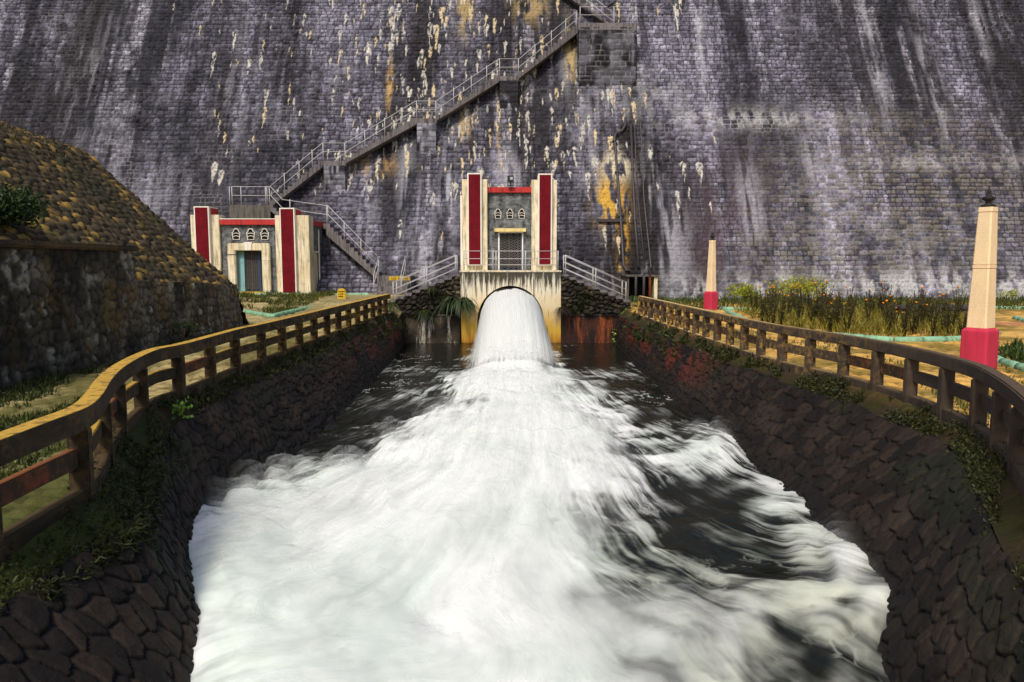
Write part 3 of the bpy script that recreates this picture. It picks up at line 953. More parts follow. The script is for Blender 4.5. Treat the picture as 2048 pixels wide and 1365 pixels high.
def build_side_steps():
    YF = 39.6
    def cf(u, v, prof, r1, r2, rough):
        c = np.broadcast_to(np.array([.018, .013, .008]), u.shape + (3,)).copy()
        c = mixc(c, (.16, .12, .065), sst(.50, .75, fbm(u * 2.2, v * 2.2, 4, 87)) * r2)
        c = mixc(c, (.020, .022, .008), .5 * sst(.48, .62, fbm(u * 1.1 + 3, v * 1.4, 3, 88)))
        return mixc(c * (.6 + .7 * r1[..., None]), (.004, .004, .003), (1 - prof) * .8)
    for side, (xa, xb) in (('left', (at_y(920, 545, YF)[0], at_y(776, 600, YF)[0])), ('right', (at_y(1122, 545, YF)[0], at_y(1262, 606, YF)[0]))):
        zt = at_y(920, 545, YF)[2] - .05; zb = at_y(776, 605, YF)[2]
        sg = -1 if side == 'left' else 1
        t = thing('side_steps', ((xa + xb) / 2, 40.3, zb), 'rubble steps with double white rails from gatehouse %s' % ('down left to the lawn' if sg < 0 else 'down right towards iron pipes'), 'steps', 'steps beside the gatehouse')
        n = 9
        dx = (xb - xa) / n; dz = (zt - zb) / n
        for i in range(n):
            z = zt - dz * (i + .4)
            a, b = xa + dx * i, xa + dx * (i + 1)
            MB().box(min(a, b), max(a, b), YF + .1, YF + 1.7, z - .12, z).build('tread', M['stair'], t, bevel=.015)
            # rubble below each tread
        zw = at_y(1000, 628, YF)[2]
        us = np.arange(0, abs(xb - xa), .045); vs = np.linspace(0, 1, 60)
        u, v = np.meshgrid(us, vs, indexing='ij')
        ztop = zt - dz * (np.floor(u / abs(dx)) + .4) - .1
        P = np.stack([xa + sg * u, np.full_like(u, YF + .06), zw + (ztop - zw) * v], -1)
        P[..., 1] -= .35 * (1 - v) * sst(.1, .9, vn(u * 2, v * 2, 90)) * .6
        G = stone_grid(P, u + 7 * sg, P[..., 2], .24, .32, 91 + sg, .17, cf, nrm=np.array([0, -1, 0]), rub=(.5, .12, .10, 2.2))
        o = grids_obj('rubble_wall', [G], M['stone'], t)
        MB().prism([(xa, zw), (xa, zt - .25)] + [(xa + dx * (i + k), zt - dz * (i + .4) - .15) for i in range(n) for k in (0, 1)] + [(xb, zw)], YF + .3, YF + 1.65).build('core', M['concrete'], t)
        # double rails
        for yy, nm in ((YF + .2, 'handrail'), (YF + 1.5, 'handrail')):
            path = [(xa + sg * .25, yy, zt - .05), (xb - sg * .25, yy, zb + .05)]
            pts = [path[0], tuple(np.array(path[0]) * .5 + np.array(path[1]) * .5), path[1]]
            handrail(t, path, (.28, .62, 1.0), pts, .019, .028, nm)
        # concrete headwall below
        h = MB().box(min(xa, xb) + (.02 if sg > 0 else -.4), max(xa, xb) - (.02 if sg < 0 else -.4), YF + .0, YF + 2.5, -2.8, zw - .004)
        ho = h.build('headwall', M['head'] if sg < 0 else M['rust'], None, bevel=.02)
        tag(ho, ('blackened headwall with white lime runs, left of the arch' if sg < 0 else 'rust red stained headwall right of the arch'), 'retaining wall')
        MB().box(min(xa, xb), max(xa, xb), YF - .05, YF - .002, zw - .1, zw - .008).build('coping', M['concrete'], ho)


def build_valve_house():
    Y = 47.0
    X = lambda px: at_y(px, 540, Y)[0]
    Z = lambda py: at_y(500, py, Y)[2]
    z0 = Z(589)
    t = thing('valve_house', (X(500), Y, z0), 'low wide valve house with red fins and stone front left of the channel', 'building')
    zr = Z(438)
    xl, xr = X(400), X(619)
    yb = 51.4
    dx0, dx1, dz = X(472), X(526), Z(501)
    poly = [(X(443), z0), (X(443), Z(450)), (X(554), Z(450)), (X(554), z0), (dx1, z0), (dx1, dz), (dx0, dz), (dx0, z0)]
    MB().prism(poly, Y + .2, Y + 1.0).build('front_wall', M['rock'], t)
    MB().box(X(443), X(553.5), Y + .02, Y + .6, Z(450), zr - .03).build('lintel_band', M['redband'], t, bevel=.01)
    MB().box(X(443), X(553.5), Y + .0, Y + .62, zr - .028, zr + .02).build('coping', M['trim'], t)
    MB().box(xl + .05, xr - .6, Y + 1.0, yb, z0, zr - .4).build('core', M['dark'], t)
    MB().box(xl, xr, Y + 1.2, yb, zr - .39, zr - .1).build('roof', M['concrete'], t)
    pillar(t, X(385), X(442), X(398), X(423), Y, z0, Z(430), Z(416), z0 + .02, 1.1, .25, 1.3)
    pillar(t, X(553), X(620), X(567), X(592), Y, z0, Z(431), Z(419), z0 + .02, 1.1, .25, 1.3)
    # side wall facing the channel
    xs = X(619)
    sd0, sd1, szt = Y + 1.35, Y + 2.6, Z(505)
    MB().prismx([(Y + 1.1, z0), (Y + 1.1, Z(450)), (yb, Z(450)), (yb, z0), (sd1, z0), (sd1, szt), (sd0, szt), (sd0, z0)], xs - .5, xs - .06).build('side_wall', M['rock'], t)
    MB().box(xs - .4, xs + .04, Y + 1.1, yb, Z(450), zr - .03).build('side_band', M['redband'], t, bevel=.01)
    s = MB().box(xs - .30, xs - .14, sd0, sd1, z0, szt).build('side_door', M['cream'], t)
    f = MB(); f.box(xs - .08, xs, sd1, sd1 + .12, z0, Z(456)); f.box(xs - .08, xs - .002, sd0 - .1, sd1, szt, szt + .1)
    f.build('frame', M['trim'], s)
    MB().box(xs + .002, xs + .012, Y + .35, Y + .95, z0, Z(455)).build('side_panel', M['redband'], t)
    # door surround with keystone
    a0, a1, at = X(457), X(541), Z(487)
    fr = MB().prism([(a0, z0), (a0, at), (a1, at), (a1, z0), (dx1 - .02, z0), (dx1 - .02, dz - .03), (dx0 + .02, dz - .03), (dx0 + .02, z0)], Y - .12, Y + .195)
    d = fr.build('door_surround', M['cream'], t, bevel=.04)
    xm = (dx0 + dx1) / 2
    MB().prism([(xm - .16, dz), (xm - .26, at + .07), (xm + .26, at + .07), (xm + .16, dz)], Y - .16, Y - .122).build('keystone', M['trim'], d)
    MB().box(dx0 - .06, dx0 + .42, Y + .3, Y + .5, z0, dz).build('reveal', M['teal'], d)
    MB().box(a0 - .03, dx0 + .45, Y - .15, Y - .125, Z(510), Z(509)).build('conduit', M['cable'], d)
    MB().box(a1 - .45, a1 + .02, Y - .15, Y - .123, Z(520), Z(518.5)).build('moulding', M['trim'], d)
    ring_grille(d, dx0 + .45, xm + .42, Y + .40, z0 + .22, dz - .02, 6, 15, 'gate')
    ring_grille(d, xm + .54, dx1, Y + .40, z0 + .22, dz - .02, 3, 15, 'gate')
    MB().box(dx0, dx1, Y - .1, Y + .6, z0 - .1, z0 + .15).build('threshold', M['sign'], d)
    for px in (473, 502, 530):
        jar_vent(t, X(px), Y + .14, Z(469), .42, .66)
    for k in range(3):
        pass


# ------------------------------------------------------------------ channel outline
RAIL_Z = .96
RAILR_PX = [(1280, 592), (1447, 628), (1558, 650), (1716, 674), (1843, 699), (1938, 723), (1985, 742), (2048, 783), (2150, 880)]
RAILL_PX = [(777, 588), (555, 640), (480, 656), (367, 686), (312, 697), (273, 712), (234, 734), (207, 759), (187, 788), (156, 814), (78, 843), (0, 872), (-160, 930)]
PR = catmull([at_z(x, y, RAIL_Z)[:2] for x, y in RAILR_PX], .12)
PL = catmull([at_z(x, y, RAIL_Z)[:2] for x, y in RAILL_PX], .12)
iR = interp_path([(p[1], p[0]) for p in PR] + [(3.0, 3.9), (-30, 3.9), (40, 6.3), (60, 6.3)])
iL = interp_path([(p[1], p[0]) for p in PL] + [(3.0, -4.0), (-30, -4.0), (40, -5.9), (60, -5.9)])
botR = interp_path([(-30, 2.9), (5, 3.3), (7.5, 4.0), (8.8, 4.55), (13, 5.05), (18, 5.1), (30, 5.3), (39.7, 5.8)])
botL = interp_path([(-30, -2.5), (5, -2.0), (7, -2.75), (8.5, -3.45), (9.6, -4.05), (11.8, -4.75), (15, -4.7), (18, -4.6), (33, -5.0), (39.7, -5.4)])
WZ = -1.8


def topR(y): return iR(y) - .40 - .16 * (vn(y * .7, y * 0, 5) - .5)
def topL(y): return iL(y) + .38 + .16 * (vn(y * .7, y * 0 + 9, 6) - .5)


def ysamp(a, b, k):
    n = int(math.log(b / a) / k) + 1
    return a * (b / a) ** (np.arange(n + 1) / n)


def build_channel_walls():
    ys = ysamp(3.4, 39.6, .0034)
    vs = np.linspace(0, 1, 150)
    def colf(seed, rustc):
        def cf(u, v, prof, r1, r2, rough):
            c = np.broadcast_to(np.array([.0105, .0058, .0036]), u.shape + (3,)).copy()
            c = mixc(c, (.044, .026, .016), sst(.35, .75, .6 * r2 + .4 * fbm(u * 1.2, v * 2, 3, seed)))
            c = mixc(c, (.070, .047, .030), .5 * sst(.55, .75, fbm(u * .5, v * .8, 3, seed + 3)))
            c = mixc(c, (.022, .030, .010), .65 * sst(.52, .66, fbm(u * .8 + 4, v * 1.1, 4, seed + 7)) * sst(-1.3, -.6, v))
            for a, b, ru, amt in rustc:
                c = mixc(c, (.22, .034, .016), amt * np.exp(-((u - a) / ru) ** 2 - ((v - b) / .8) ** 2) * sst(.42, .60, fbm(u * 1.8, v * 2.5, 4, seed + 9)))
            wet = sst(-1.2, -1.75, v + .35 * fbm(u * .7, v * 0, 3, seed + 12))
            c = mixc(c, (.010, .008, .007), .7 * wet) * .62  # wet foot; whole wall also darkened to hold the channel's shade
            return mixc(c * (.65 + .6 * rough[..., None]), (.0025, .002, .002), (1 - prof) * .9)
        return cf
    for name, tf, bf, sg, seed, lab, rust in (('channel_wall', topL, botL, 1, 101, 'dark rubble wall along the left side of the water channel', [(31, -.7, 6, 1.0), (35, -1.0, 4, .9)]), ('channel_wall', topR, botR, -1, 121, 'dark rubble wall along the right side of the water channel', [(31, -.7, 6, 1.0), (24, -.7, 2.6, .9)])):
        y, v = np.meshgrid(ys, vs, indexing='ij')
        zt = -.24 + .12 * (vn(y * 1.1, y * 0, seed) - .5)
        z = zt + (-2.7 - zt) * v
        w = np.clip((zt - z) / (zt - WZ), 0, 1.4)
        xt, xb = tf(y), bf(y)
        x = xt + (xb - xt) * w ** .9
        P = np.stack([x, y, z], -1)
        nr = np.stack([np.full_like(x, sg), np.zeros_like(x), np.full_like(x, .35)], -1); nr /= np.linalg.norm(nr, axis=-1)[..., None]
        # courses of upright stones, taller than wide
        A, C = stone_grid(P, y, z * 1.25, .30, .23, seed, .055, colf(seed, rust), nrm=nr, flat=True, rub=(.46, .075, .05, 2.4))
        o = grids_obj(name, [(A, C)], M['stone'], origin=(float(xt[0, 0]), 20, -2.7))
        tag(o, lab, 'channel wall', 'walls of the channel')


# ------------------------------------------------------------------ ground
def ground_cols(x, y, right, prof, r1, r2):
    n = fbm(x * .5, y * .5, 4, 201); n2 = fbm(x * 2.2, y * 2.2, 4, 202)
    sand = np.array((.64, .36, .09)) if right else np.array((.36, .28, .12))  # right side's orange carries the garden's warm sunlight in its colour
    c = np.broadcast_to(sand, x.shape + (3,)).copy() * (.65 + .6 * r2[..., None])
    c = mixc(c, (.70, .43, .13) if right else (.48, .38, .18), sst(.45, .7, n2))
    moss = sst(.47, .60, fbm(x * .8 + 3, y * .6, 4, 203)) * (.85 if right else .95)
    c = mixc(c, (.085, .085, .018), moss * .75)
    c = mixc(c, (.055, .055, .014), (1 - prof) * .9)
    return c


def build_ground():
    xs_r = np.concatenate([np.linspace(0, 9, 190), np.linspace(9, 60, 210)[1:], [120, 300]])
    ys = np.concatenate([[-60, -20, 0], ysamp(3.2, 52, .007)])
    for right in (True, False):
        y, w = np.meshgrid(ys, xs_r, indexing='ij')
        e = (topR(y) - .04) if right else (topL(y) + .04)
        x = e + w if right else e - w
        prof, dome, r1, r2 = masonry(x, y, .30, .36, 210 + right, .10, .04)
        c = ground_cols(x, y, right, prof, r1, r2)
        sh = sst(.42, .02, w + .12 * (fbm(y * 2, w * 2, 3, 215) - .5))                # shoulder beside the rail slopes to the wall top
        z = -.26 * sh + .065 * prof * dome * (1 - sst(.7, .4, w)) + .07 * sst(.8, .4, w) * (fbm(x * 3, y * 3, 4, 231) - .5) + .05 * (fbm(x * .6, y * .6, 3, 216) - .5)
        soil = mixc(np.broadcast_to(np.array((.034, .025, .015)), x.shape + (3,)).copy(), (.026, .028, .010), sst(.42, .6, fbm(x * 2, y * 2, 3, 217)))
        c = c * (1 - sh[..., None]) + soil * sh[..., None]
        sc = sst(.75, .40, w + .25 * (fbm(y * 1.5, w * 3, 3, 230) - .5)); c = mixc(c, soil, .92 * sc)
        if right:
            pink = np.exp(-((y - 29.3 - .03 * (x - 15)) / .8) ** 2) * sst(15, 18, x)
            c = mixc(c, (.42, .16, .11), .8 * pink)
            grass = sst(44.5, 47, y + .8 * fbm(x * .3, y * .3, 3, 218))
            c = mixc(c, (.10, .13, .03), grass)
            g2 = np.exp(-((y - 26) / 1.1) ** 2) * sst(17, 19, x)
            c = mixc(c, (.10, .10, .03), .7 * g2 * sst(.4, .6, fbm(x * .9, y * .9, 3, 219)))
        else:
            z = z + .45 * sst(36, 45, y)
            near = np.maximum(sst(15, 8.5, y) * sst(.25, .55, fbm(x * .9, y * .9, 3, 221)), sst(10, 8, y))
            c = mixc(c, (.055, .065, .016), .9 * near)
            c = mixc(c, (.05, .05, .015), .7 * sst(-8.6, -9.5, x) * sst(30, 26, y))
            far = sst(28, 34, y); c = mixc(c, c * 0 + np.array((.50, .40, .20)), .35 * far)
        P = np.stack([x, y, z], -1)
        if not right: P = P[:, ::-1]; c = c[:, ::-1]
        o = grids_obj('ground', [(P[:, ::-1] if right else P[:, ::-1], c[:, ::-1])], M['ground'], origin=(20 if right else -20, 25, 0))
        tag(o, None, None, None, 'structure')


# ------------------------------------------------------------------ concrete railings
def build_railing(P, right):
    mat = M['railR'] if right else M['railL']
    mid = float(np.mean(P[:, 0]))
    t = thing('concrete_railing', (float(P[len(P) // 2][0]), float(P[len(P) // 2][1]), 0),
              'weathered concrete post and beam railing bordering the channel on the %s' % ('garden side at right' if right else 'cobbled path side at left'), 'railing', 'railings along the channel')
    L = np.concatenate([[0], np.cumsum(np.linalg.norm(np.diff(P, axis=0), axis=1))])
    sgn = 1 if right else -1
    bh, bw = (.20, .18) if right else (.22, .19)
    MB().sweep(P, RAIL_Z - bh, RAIL_Z, bw, 0).build('top_beam', mat, t, bevel=.018)
    sp = 1.16 if right else 1.55
    s0 = 0.0
    if not right:
        q0 = at_z(150, 816, RAIL_Z)[:2]; s0 = float(L[np.argmin(np.linalg.norm(P - q0, axis=1))]) % sp
    n = int((L[-1] - s0) / sp)
    at = lambda s: np.array([np.interp(s, L, P[:, 0]), np.interp(s, L, P[:, 1])])
    for i in range(n + 1):
        s = min(max(s0 + i * sp, .1), L[-1] - .1)
        Q = np.array([at(s - .07), at(s + .07)])
        MB().sweep(Q, -.22, RAIL_Z - bh - .002, .20, -.0).build('post', mat, t, bevel=.012)
        if i < n:
            j = random.uniform(-.012, .012)
            q = np.array([at(s + .074 + (sp - .148) * k / 6) for k in range(7)])
            MB().sweep(q, .36 + j, .555 + j, .10, .05 * -sgn).build('middle_beam', M['railmid'] if (random.random() < (.25 if right else .4)) else mat, t, bevel=.01)
            q = np.array([at(s + .073 + (sp - .146) * k / 6) for k in range(7)])
            MB().sweep(q, -.08 + j * .5, .13 + j * .5, .15, .0).build('bottom_beam', mat if right else M['railLow'], t, bevel=.012)


# ------------------------------------------------------------------ embankment and retaining wall on the left
def build_embankment():
    t = thing('retaining_wall', (-9.9, 20, 0), 'rough lichened rubble wall beside the left path, higher at its near end', 'retaining wall')
    def cf(u, v, prof, r1, r2, rough):
        c = np.broadcast_to(np.array([.066, .053, .036]), u.shape + (3,)).copy()
        c = mixc(c, (.24, .20, .145), sst(.44, .72, fbm(u * 1.7, v * 1.4, 4, 301)) * (.3 + .7 * r2))
        c = mixc(c, (.36, .33, .26), .85 * sst(.56, .68, fbm(u * 5, v * 3.5, 4, 302)) * sst(.4, .6, fbm(u * .8, v * 1.2, 3, 309)))
        c = mixc(c, (.17, .10, .025), .6 * sst(.60, .72, fbm(u * 2 + 8, v * 2, 3, 303)))
        c = mixc(c, (.012, .010, .007), .7 * sst(.52, .66, fbm(u * 1.3, v * .7, 4, 304)))
        return mixc(c, (.004, .004, .003), (1 - prof) * .75)
    def wall(y0, y1, x0, x1, z0a, z1a, seed, nm, batter=.12):
        us = np.arange(0, y1 - y0, .05); u, v = np.meshgrid(us, np.linspace(0, 1, 60), indexing='ij')
        f = u / (y1 - y0); zt = z0a + (z1a - z0a) * f + .06 * (vn(u * 1.7, u * 0, seed) - .5)
        z = -.15 + (zt + .15) * v
        P = np.stack([x0 + (x1 - x0) * f - batter * z, y0 + u, z], -1)
        A, C = stone_grid(P, u + seed, z, .25, .30, seed, .06, cf, nrm=np.array([1, 0, .1]), rub=(.44, .09, .07, 2.5))
        grids = [(A, C)]
        # top and end return
        w = np.linspace(0, .55, 8); u2, w2 = np.meshgrid(us, w, indexing='ij')
        T = np.stack([np.repeat(A[:, -1:, 0], 8, 1) - w2, np.repeat(A[:, -1:, 1], 8, 1), np.repeat(A[:, -1:, 2], 8, 1) + .02 * vn(u2 * 4, w2 * 6, seed)], -1)
        grids.append((T, np.broadcast_to(np.array([.055, .042, .020]), T.shape) * (.6 + .8 * vn(u2 * 3, w2 * 3, 8)[..., None])))
        w = np.linspace(0, 3.0, 50); w2, v2 = np.meshgrid(w, np.linspace(0, 1, 60), indexing='ij')
        ze = -.15 + (zt[-1, 0] + .15) * v2
        E = np.stack([x1 - batter * ze - w2, np.full_like(w2, y1), ze], -1)
        grids.append(stone_grid(E, w2, ze, .25, .30, seed + 2, .06, cf, nrm=np.array([0, 1, 0]), rub=(.44, .09, .07, 2.5)))
        grids_obj(nm, grids, M['stone'], t)
    wall(19.9, 28.2, -9.75, -9.9, 1.95, 1.62, 310, 'low_wall')
    wall(6, 20.0, -9.2, -9.55, 2.80, 2.78, 320, 'high_wall')
    MB().sweep(np.array([(-9.55 - .05 + .0, y) for y in np.linspace(6, 20.1, 30)]) + np.array([(.30 * (1 - i / 29) - .38, 0) for i in range(30)]), 2.72, 2.86, .60, 0).build('cap', M['cap'], t, bevel=.05)
    # pitched stone bank rising behind it
    prof_t = np.array([0, 5.6, 9.2, 30]); prof_z = np.array([1.55, 6.45, 7.75, 12.5])
    ts = np.concatenate([np.arange(0, 10, .045), np.arange(10, 30, .6)]); ys = np.arange(8, 33, .045)
    y, s = np.meshgrid(ys, ts, indexing='ij')
    edge = 27.9 + .16 * s                                        # the bank ends in a hip and falls away to the dam
    over = np.maximum(y - edge, 0)
    zz = np.interp(s, prof_t, prof_z) + .12 * (fbm(s * .5, y * .5, 3, 331) - .5) - 1.15 * over
    x = -10.1 - s
    P = np.stack([x, np.minimum(y, edge + over), zz], -1)
    def cb(u, v, prof, r1, r2, rough):
        c = np.broadcast_to(np.array([.042, .031, .015]), u.shape + (3,)).copy() * (.6 + .8 * rough[..., None])
        li = sst(.54, .74, .55 * r2 + .45 * fbm(u * .35, v * .35, 3, 333)) * sst(.30, .55, fbm(u * 3, v * 3, 4, 334))
        c = mixc(c, (.33, .20, .045), .95 * li * prof)
        c = mixc(c, (.085, .060, .034), .5 * sst(.5, .8, r1) * (1 - li))
        c = mixc(c, (.030, .028, .010), .7 * sst(.56, .68, fbm(u * .7, v * .7, 4, 335)))
        return mixc(c, (.008, .007, .004), (1 - prof) * .85)
    sl = s * 1.3
    A, C = stone_grid(P, y, sl, .26, .38, 340, .11, cb, nrm=np.array([.65, -.1, .74]), rub=(.40, .12, .07, 2.2))
    o = grids_obj('embankment', [(A[:, ::-1], C[:, ::-1])], M['stone'], origin=(-14, 20, 0))
    tag(o, None, None, None, 'structure')
    return


# ------------------------------------------------------------------ garden
def kerb(name, px, z, label, closed=False, seg=.85, parent=None, zfun=None):
    pts = np.array([at_z(a, b, z)[:2] for a, b in px])
    if closed: pts = np.vstack([pts, pts[:1]])
    P = catmull(pts, .25)
    L = np.concatenate([[0], np.cumsum(np.linalg.norm(np.diff(P, axis=0), axis=1))])
    m = MB(); s = 0
    while s < L[-1] - .1:
        e = min(s + seg, L[-1]); k = 5
        q = [(np.interp(a, L, P[:, 0]), np.interp(a, L, P[:, 1]), z + .07 + random.uniform(-.008, .008)) for a in np.linspace(s, e - .035, k)]
        m.tube(q, .115, 10); s = e
    o = m.build(name, M['kerb'], None, smooth=True)
    return tag(o, label, 'kerb')


def blades(name, C, rng, h, w, ca, cb, lean=.35, up=1.0, parent=None, origin=(0, 0, 0), dark=.4):
    n = len(C)
    D = rdir(n, rng, up, lean); U = rdir(n, rng)
    V, Fq, Cc = leaf_quads(C, D, U, h * rng.uniform(.4, 1.2, n), w * rng.uniform(.6, 1.3, n), leaf_cols(n, rng, ca, cb, dark), .5)
    return quads_obj(name, V, Fq, M['leaf'], parent, origin, Cc, False)


def build_weeds():
    rng = np.random.default_rng(77)
    parts = []
    # clumps hugging the wall edge, thinned by noise
    for right in (True, False):
        n = 30000 if right else 22000
        u = rng.random(n); y = 4.0 * (36 / 4.0) ** u
        wmax = .55 + .25 * sst(15, 6, y)
        w = rng.random(n) * wmax - .22
        keep = fbm(y * 1.4, w * 2.5, 3, 401 + right) > (.43 + .10 * (w > .45) + .05 * (y > 24))
        y, w = y[keep], w[keep]; n = len(y)
        x = (topR(y) + w) if right else (topL(y) - w)
        z = np.where(w < 0, -.26 + w * 2.2, -.26 + .26 * sst(.02, .42, w)) + rng.random(n) ** 2 * .16
        sz = .022 + .0026 * y
        C = np.stack([x, y, z], 1)
        D = rdir(n, rng, .5, .8); U = rdir(n, rng)
        col = leaf_cols(n, rng, (.022, .026, .008), (.085, .095, .020), .3)
        parts.append(leaf_quads(C, D, U, sz * rng.uniform(.7, 1.8, n), sz * rng.uniform(.4, .9, n), col))
    # hanging greenery over the near left wall
    n = 16000
    y = rng.uniform(4.2, 11.5, n); d = rng.random(n) ** 1.5
    keep = fbm(y * 1.8, d * 3, 3, 409) > .43
    y, d = y[keep], d[keep]; n = len(y)
    x = topL(y) + .05 + .12 * d + .10 * rng.random(n); z = -.24 - .55 * d
    D = rdir(n, rng, -.2, .8); D[:, 0] += .4
    parts.append(leaf_quads(np.stack([x, y, z], 1), D, rdir(n, rng), rng.uniform(.04, .13, n), rng.uniform(.015, .035, n), leaf_cols(n, rng, (.018, .022, .006), (.065, .075, .018), .3)))
    n = 9000
    lx = np.where(rng.random(n) < .5, rng.uniform(-6.1, -2.6, n), rng.uniform(3.0, 6.4, n)); f = np.where(lx < 0, (-2.45 - lx) / 3.7, (lx - 2.95) / 3.5)
    lz = -.30 + rng.random(n) * (1.75 - 1.6 * f)
    keep = fbm(lx * 1.2, lz * 1.8, 3, 411) > .50
    lx, lz = lx[keep], lz[keep]; n = len(lx)
    D = rdir(n, rng, -.1, .8); D[:, 1] -= .5
    br = fbm(lx * .8, lz * .8, 2, 412)[:, None]
    parts.append(leaf_quads(np.stack([lx, 39.56 - .12 * rng.random(n), lz], 1), D, rdir(n, rng), rng.uniform(.08, .26, n), rng.uniform(.02, .05, n), leaf_cols(n, rng, (.014, .015, .006), (.06, .065, .02), .3) * (.6 + .8 * br)))
    V, Fq, Cc = merge_leaves(parts)
    o = quads_obj('weeds', V, Fq, M['leaf'], None, (0, 18, 0), Cc, False)
    tag(o, None, None, None, 'stuff')

    def scatter(px, z, n, h, w, ca, cb, name, dark=.4, hole=None, lean=.35):
        poly = np.array([at_z(a, b, z)[:2] for a, b in px])
        lo, hi = poly.min(0), poly.max(0)
        pts = lo + rng.random((n * 3, 2)) * (hi - lo)
        ins = np.zeros(len(pts), bool); j = len(poly) - 1
        for i in range(len(poly)):
            xi, yi = poly[i]; xj, yj = poly[j]
            c = ((yi > pts[:, 1]) != (yj > pts[:, 1])) & (pts[:, 0] < (xj - xi) * (pts[:, 1] - yi) / (yj - yi + 1e-12) + xi)
            ins ^= c; j = i
        pts = pts[ins]
        pts = pts[fbm(pts[:, 0] * .9, pts[:, 1] * .9, 3, 420) > (hole if hole else .35)][:n]
        zz = np.full(len(pts), z) + np.where(pts[:, 0] < 0, .45 * sst(36, 45, pts[:, 1]), 0)
        C = np.column_stack([pts, zz])
        o = blades(name, C, rng, h, w, ca, cb, lean, 1.0, None, (float(pts[:, 0].mean()), float(pts[:, 1].mean()), z), dark)
        tag(o, None, None, None, 'stuff')
    # lawn bed by the valve house
    scatter([(400, 606), (545, 635), (690, 602), (700, 596), (400, 594)], 0, 11000, .30, .045, (.045, .06, .010), (.20, .20, .03), 'grass', .3, .42)
    # grass strip at the dam foot on the right
    scatter([(1300, 612), (1440, 622), (1640, 622), (2300, 622), (2300, 600), (1300, 600)], 0, 9000, .40, .05, (.05, .065, .012), (.16, .18, .03), 'grass', .35, .38)
    scatter([(1990, 716), (2040, 700), (2200, 700), (2300, 760), (2048, 738)], 0, 2600, .42, .05, (.03, .055, .012), (.11, .16, .03), 'grass', .4, .2)
    # undergrowth between the marigolds
    scatter([(1470, 626), (1530, 650), (1700, 678), (1930, 680), (1990, 660), (1900, 634), (1640, 628)], 0, 6500, .55, .035, (.12, .11, .012), (.46, .38, .05), 'undergrowth', .4, .36)
    # tufts on the left path and along the foot of the wall
    scatter([(-300, 860), (0, 778), (200, 722), (470, 655), (440, 668), (230, 745), (0, 850)], 0, 7000, .20, .03, (.03, .045, .010), (.10, .13, .022), 'grass', .4, .47)
    scatter([(-250, 1060), (60, 960), (170, 850), (190, 800), (120, 800), (-250, 880)], 0, 5000, .16, .022, (.03, .045, .010), (.11, .14, .022), 'grass', .4, .40)
    scatter([(1300, 640), (1500, 680), (1800, 760), (2048, 900), (2300, 900), (2100, 760), (1850, 705), (1600, 665)], 0, 3500, .16, .025, (.06, .08, .015), (.20, .22, .04), 'grass', .4, .50)


def marigold_proto(seed, hgt, name):
    rng = np.random.default_rng(seed)
    parts = []
    stems = MB()
    k = 4; tips = []
    for i in range(k):
        a = rng.uniform(0, 6.28); sp = rng.uniform(.08, .28); h = hgt * rng.uniform(.75, 1.05)
        p = [(0, 0, 0), (sp * .4 * math.cos(a), sp * .4 * math.sin(a), h * .5), (sp * math.cos(a), sp * math.sin(a), h)]
        stems.tube(p, [.026, .020, .010], 5); tips.append(p[-1])
        n = 32
        t = rng.uniform(.15, 1, n)
        C = np.stack([np.interp(t, [0, .5, 1], [q[j] for q in p]) for j in range(3)], 1)
        parts.append(leaf_quads(C, rdir(n, rng, .35, .8), rdir(n, rng), rng.uniform(.07, .2, n) * (1.15 - .5 * t), rng.uniform(.02, .05, n), leaf_cols(n, rng, (.040, .040, .010), (.19, .17, .025), .35)))
    V, Fq, Cc = merge_leaves(parts)
    return (V, Fq, Cc), stems, tips


def build_marigolds():
    bed = [(1470, 626), (1530, 652), (1700, 677), (1930, 679), (1975, 664), (1880, 637), (1640, 629)]
    poly = np.array([at_z(a, b, 0)[:2] for a, b in bed])
    labs = [('tall dark stalked marigold plant with orange flower heads in the bed', True), ('leggy brown stalked marigold plant without flowers in the bed', False), ('bushy olive marigold plant with orange blooms in the bed', True)]
    protos = []
    for i in range(3):
        (V, Fq, Cc), st, tips = marigold_proto(500 + i, (1.5, 1.25, 1.05)[i], '')
        root = thing('marigold_plant', (0, 0, 0), labs[i][0], 'flower plant', 'marigolds in the bed behind the right railing')
        quads_obj('foliage', V, Fq, M['leaf'], root, None, Cc, False)
        st.build('stem', M['leaf'] if False else plainstem(), root, smooth=True)
        if labs[i][1]:
            for tp in tips[:1]:
                MB().lathe(tp[0], tp[1], [(.005, tp[2] - .02), (.035, tp[2]), (.045, tp[2] + .02), (.02, tp[2] + .045), (.004, tp[2] + .05)], 8).build('flower', M['flower'], root, smooth=True)
        protos.append(root)
    rng = np.random.default_rng(91)
    placed = 0; first = [True] * 3
    lo, hi = poly.min(0), poly.max(0)
    while placed < 96:
        p = lo + rng.random(2) * (hi - lo)
        ins = False; j = len(poly) - 1
        for i in range(len(poly)):
            xi, yi = poly[i]; xj, yj = poly[j]
            if (yi > p[1]) != (yj > p[1]) and p[0] < (xj - xi) * (p[1] - yi) / (yj - yi) + xi: ins = not ins
            j = i
        if not ins: continue
        k = int(rng.choice(3, p=[.35, .4, .25])); s = rng.uniform(.75, 1.1)
        if first[k]:
            r = protos[k]; first[k] = False
        else:
            r = protos[k].copy(); COL.objects.link(r)
            for ch in protos[k].children:
                c = ch.copy(); COL.objects.link(c); c.parent = r
        r.location = (p[0], p[1], 0); r.rotation_euler = (0, 0, rng.uniform(0, 6.28)); r.scale = (s, s, s * rng.uniform(.9, 1.1))
        placed += 1


_ps = []
def plainstem():
    if not _ps: _ps.append(plain('dark_stem', (.035, .028, .014), .8, .1))
    return _ps[0]


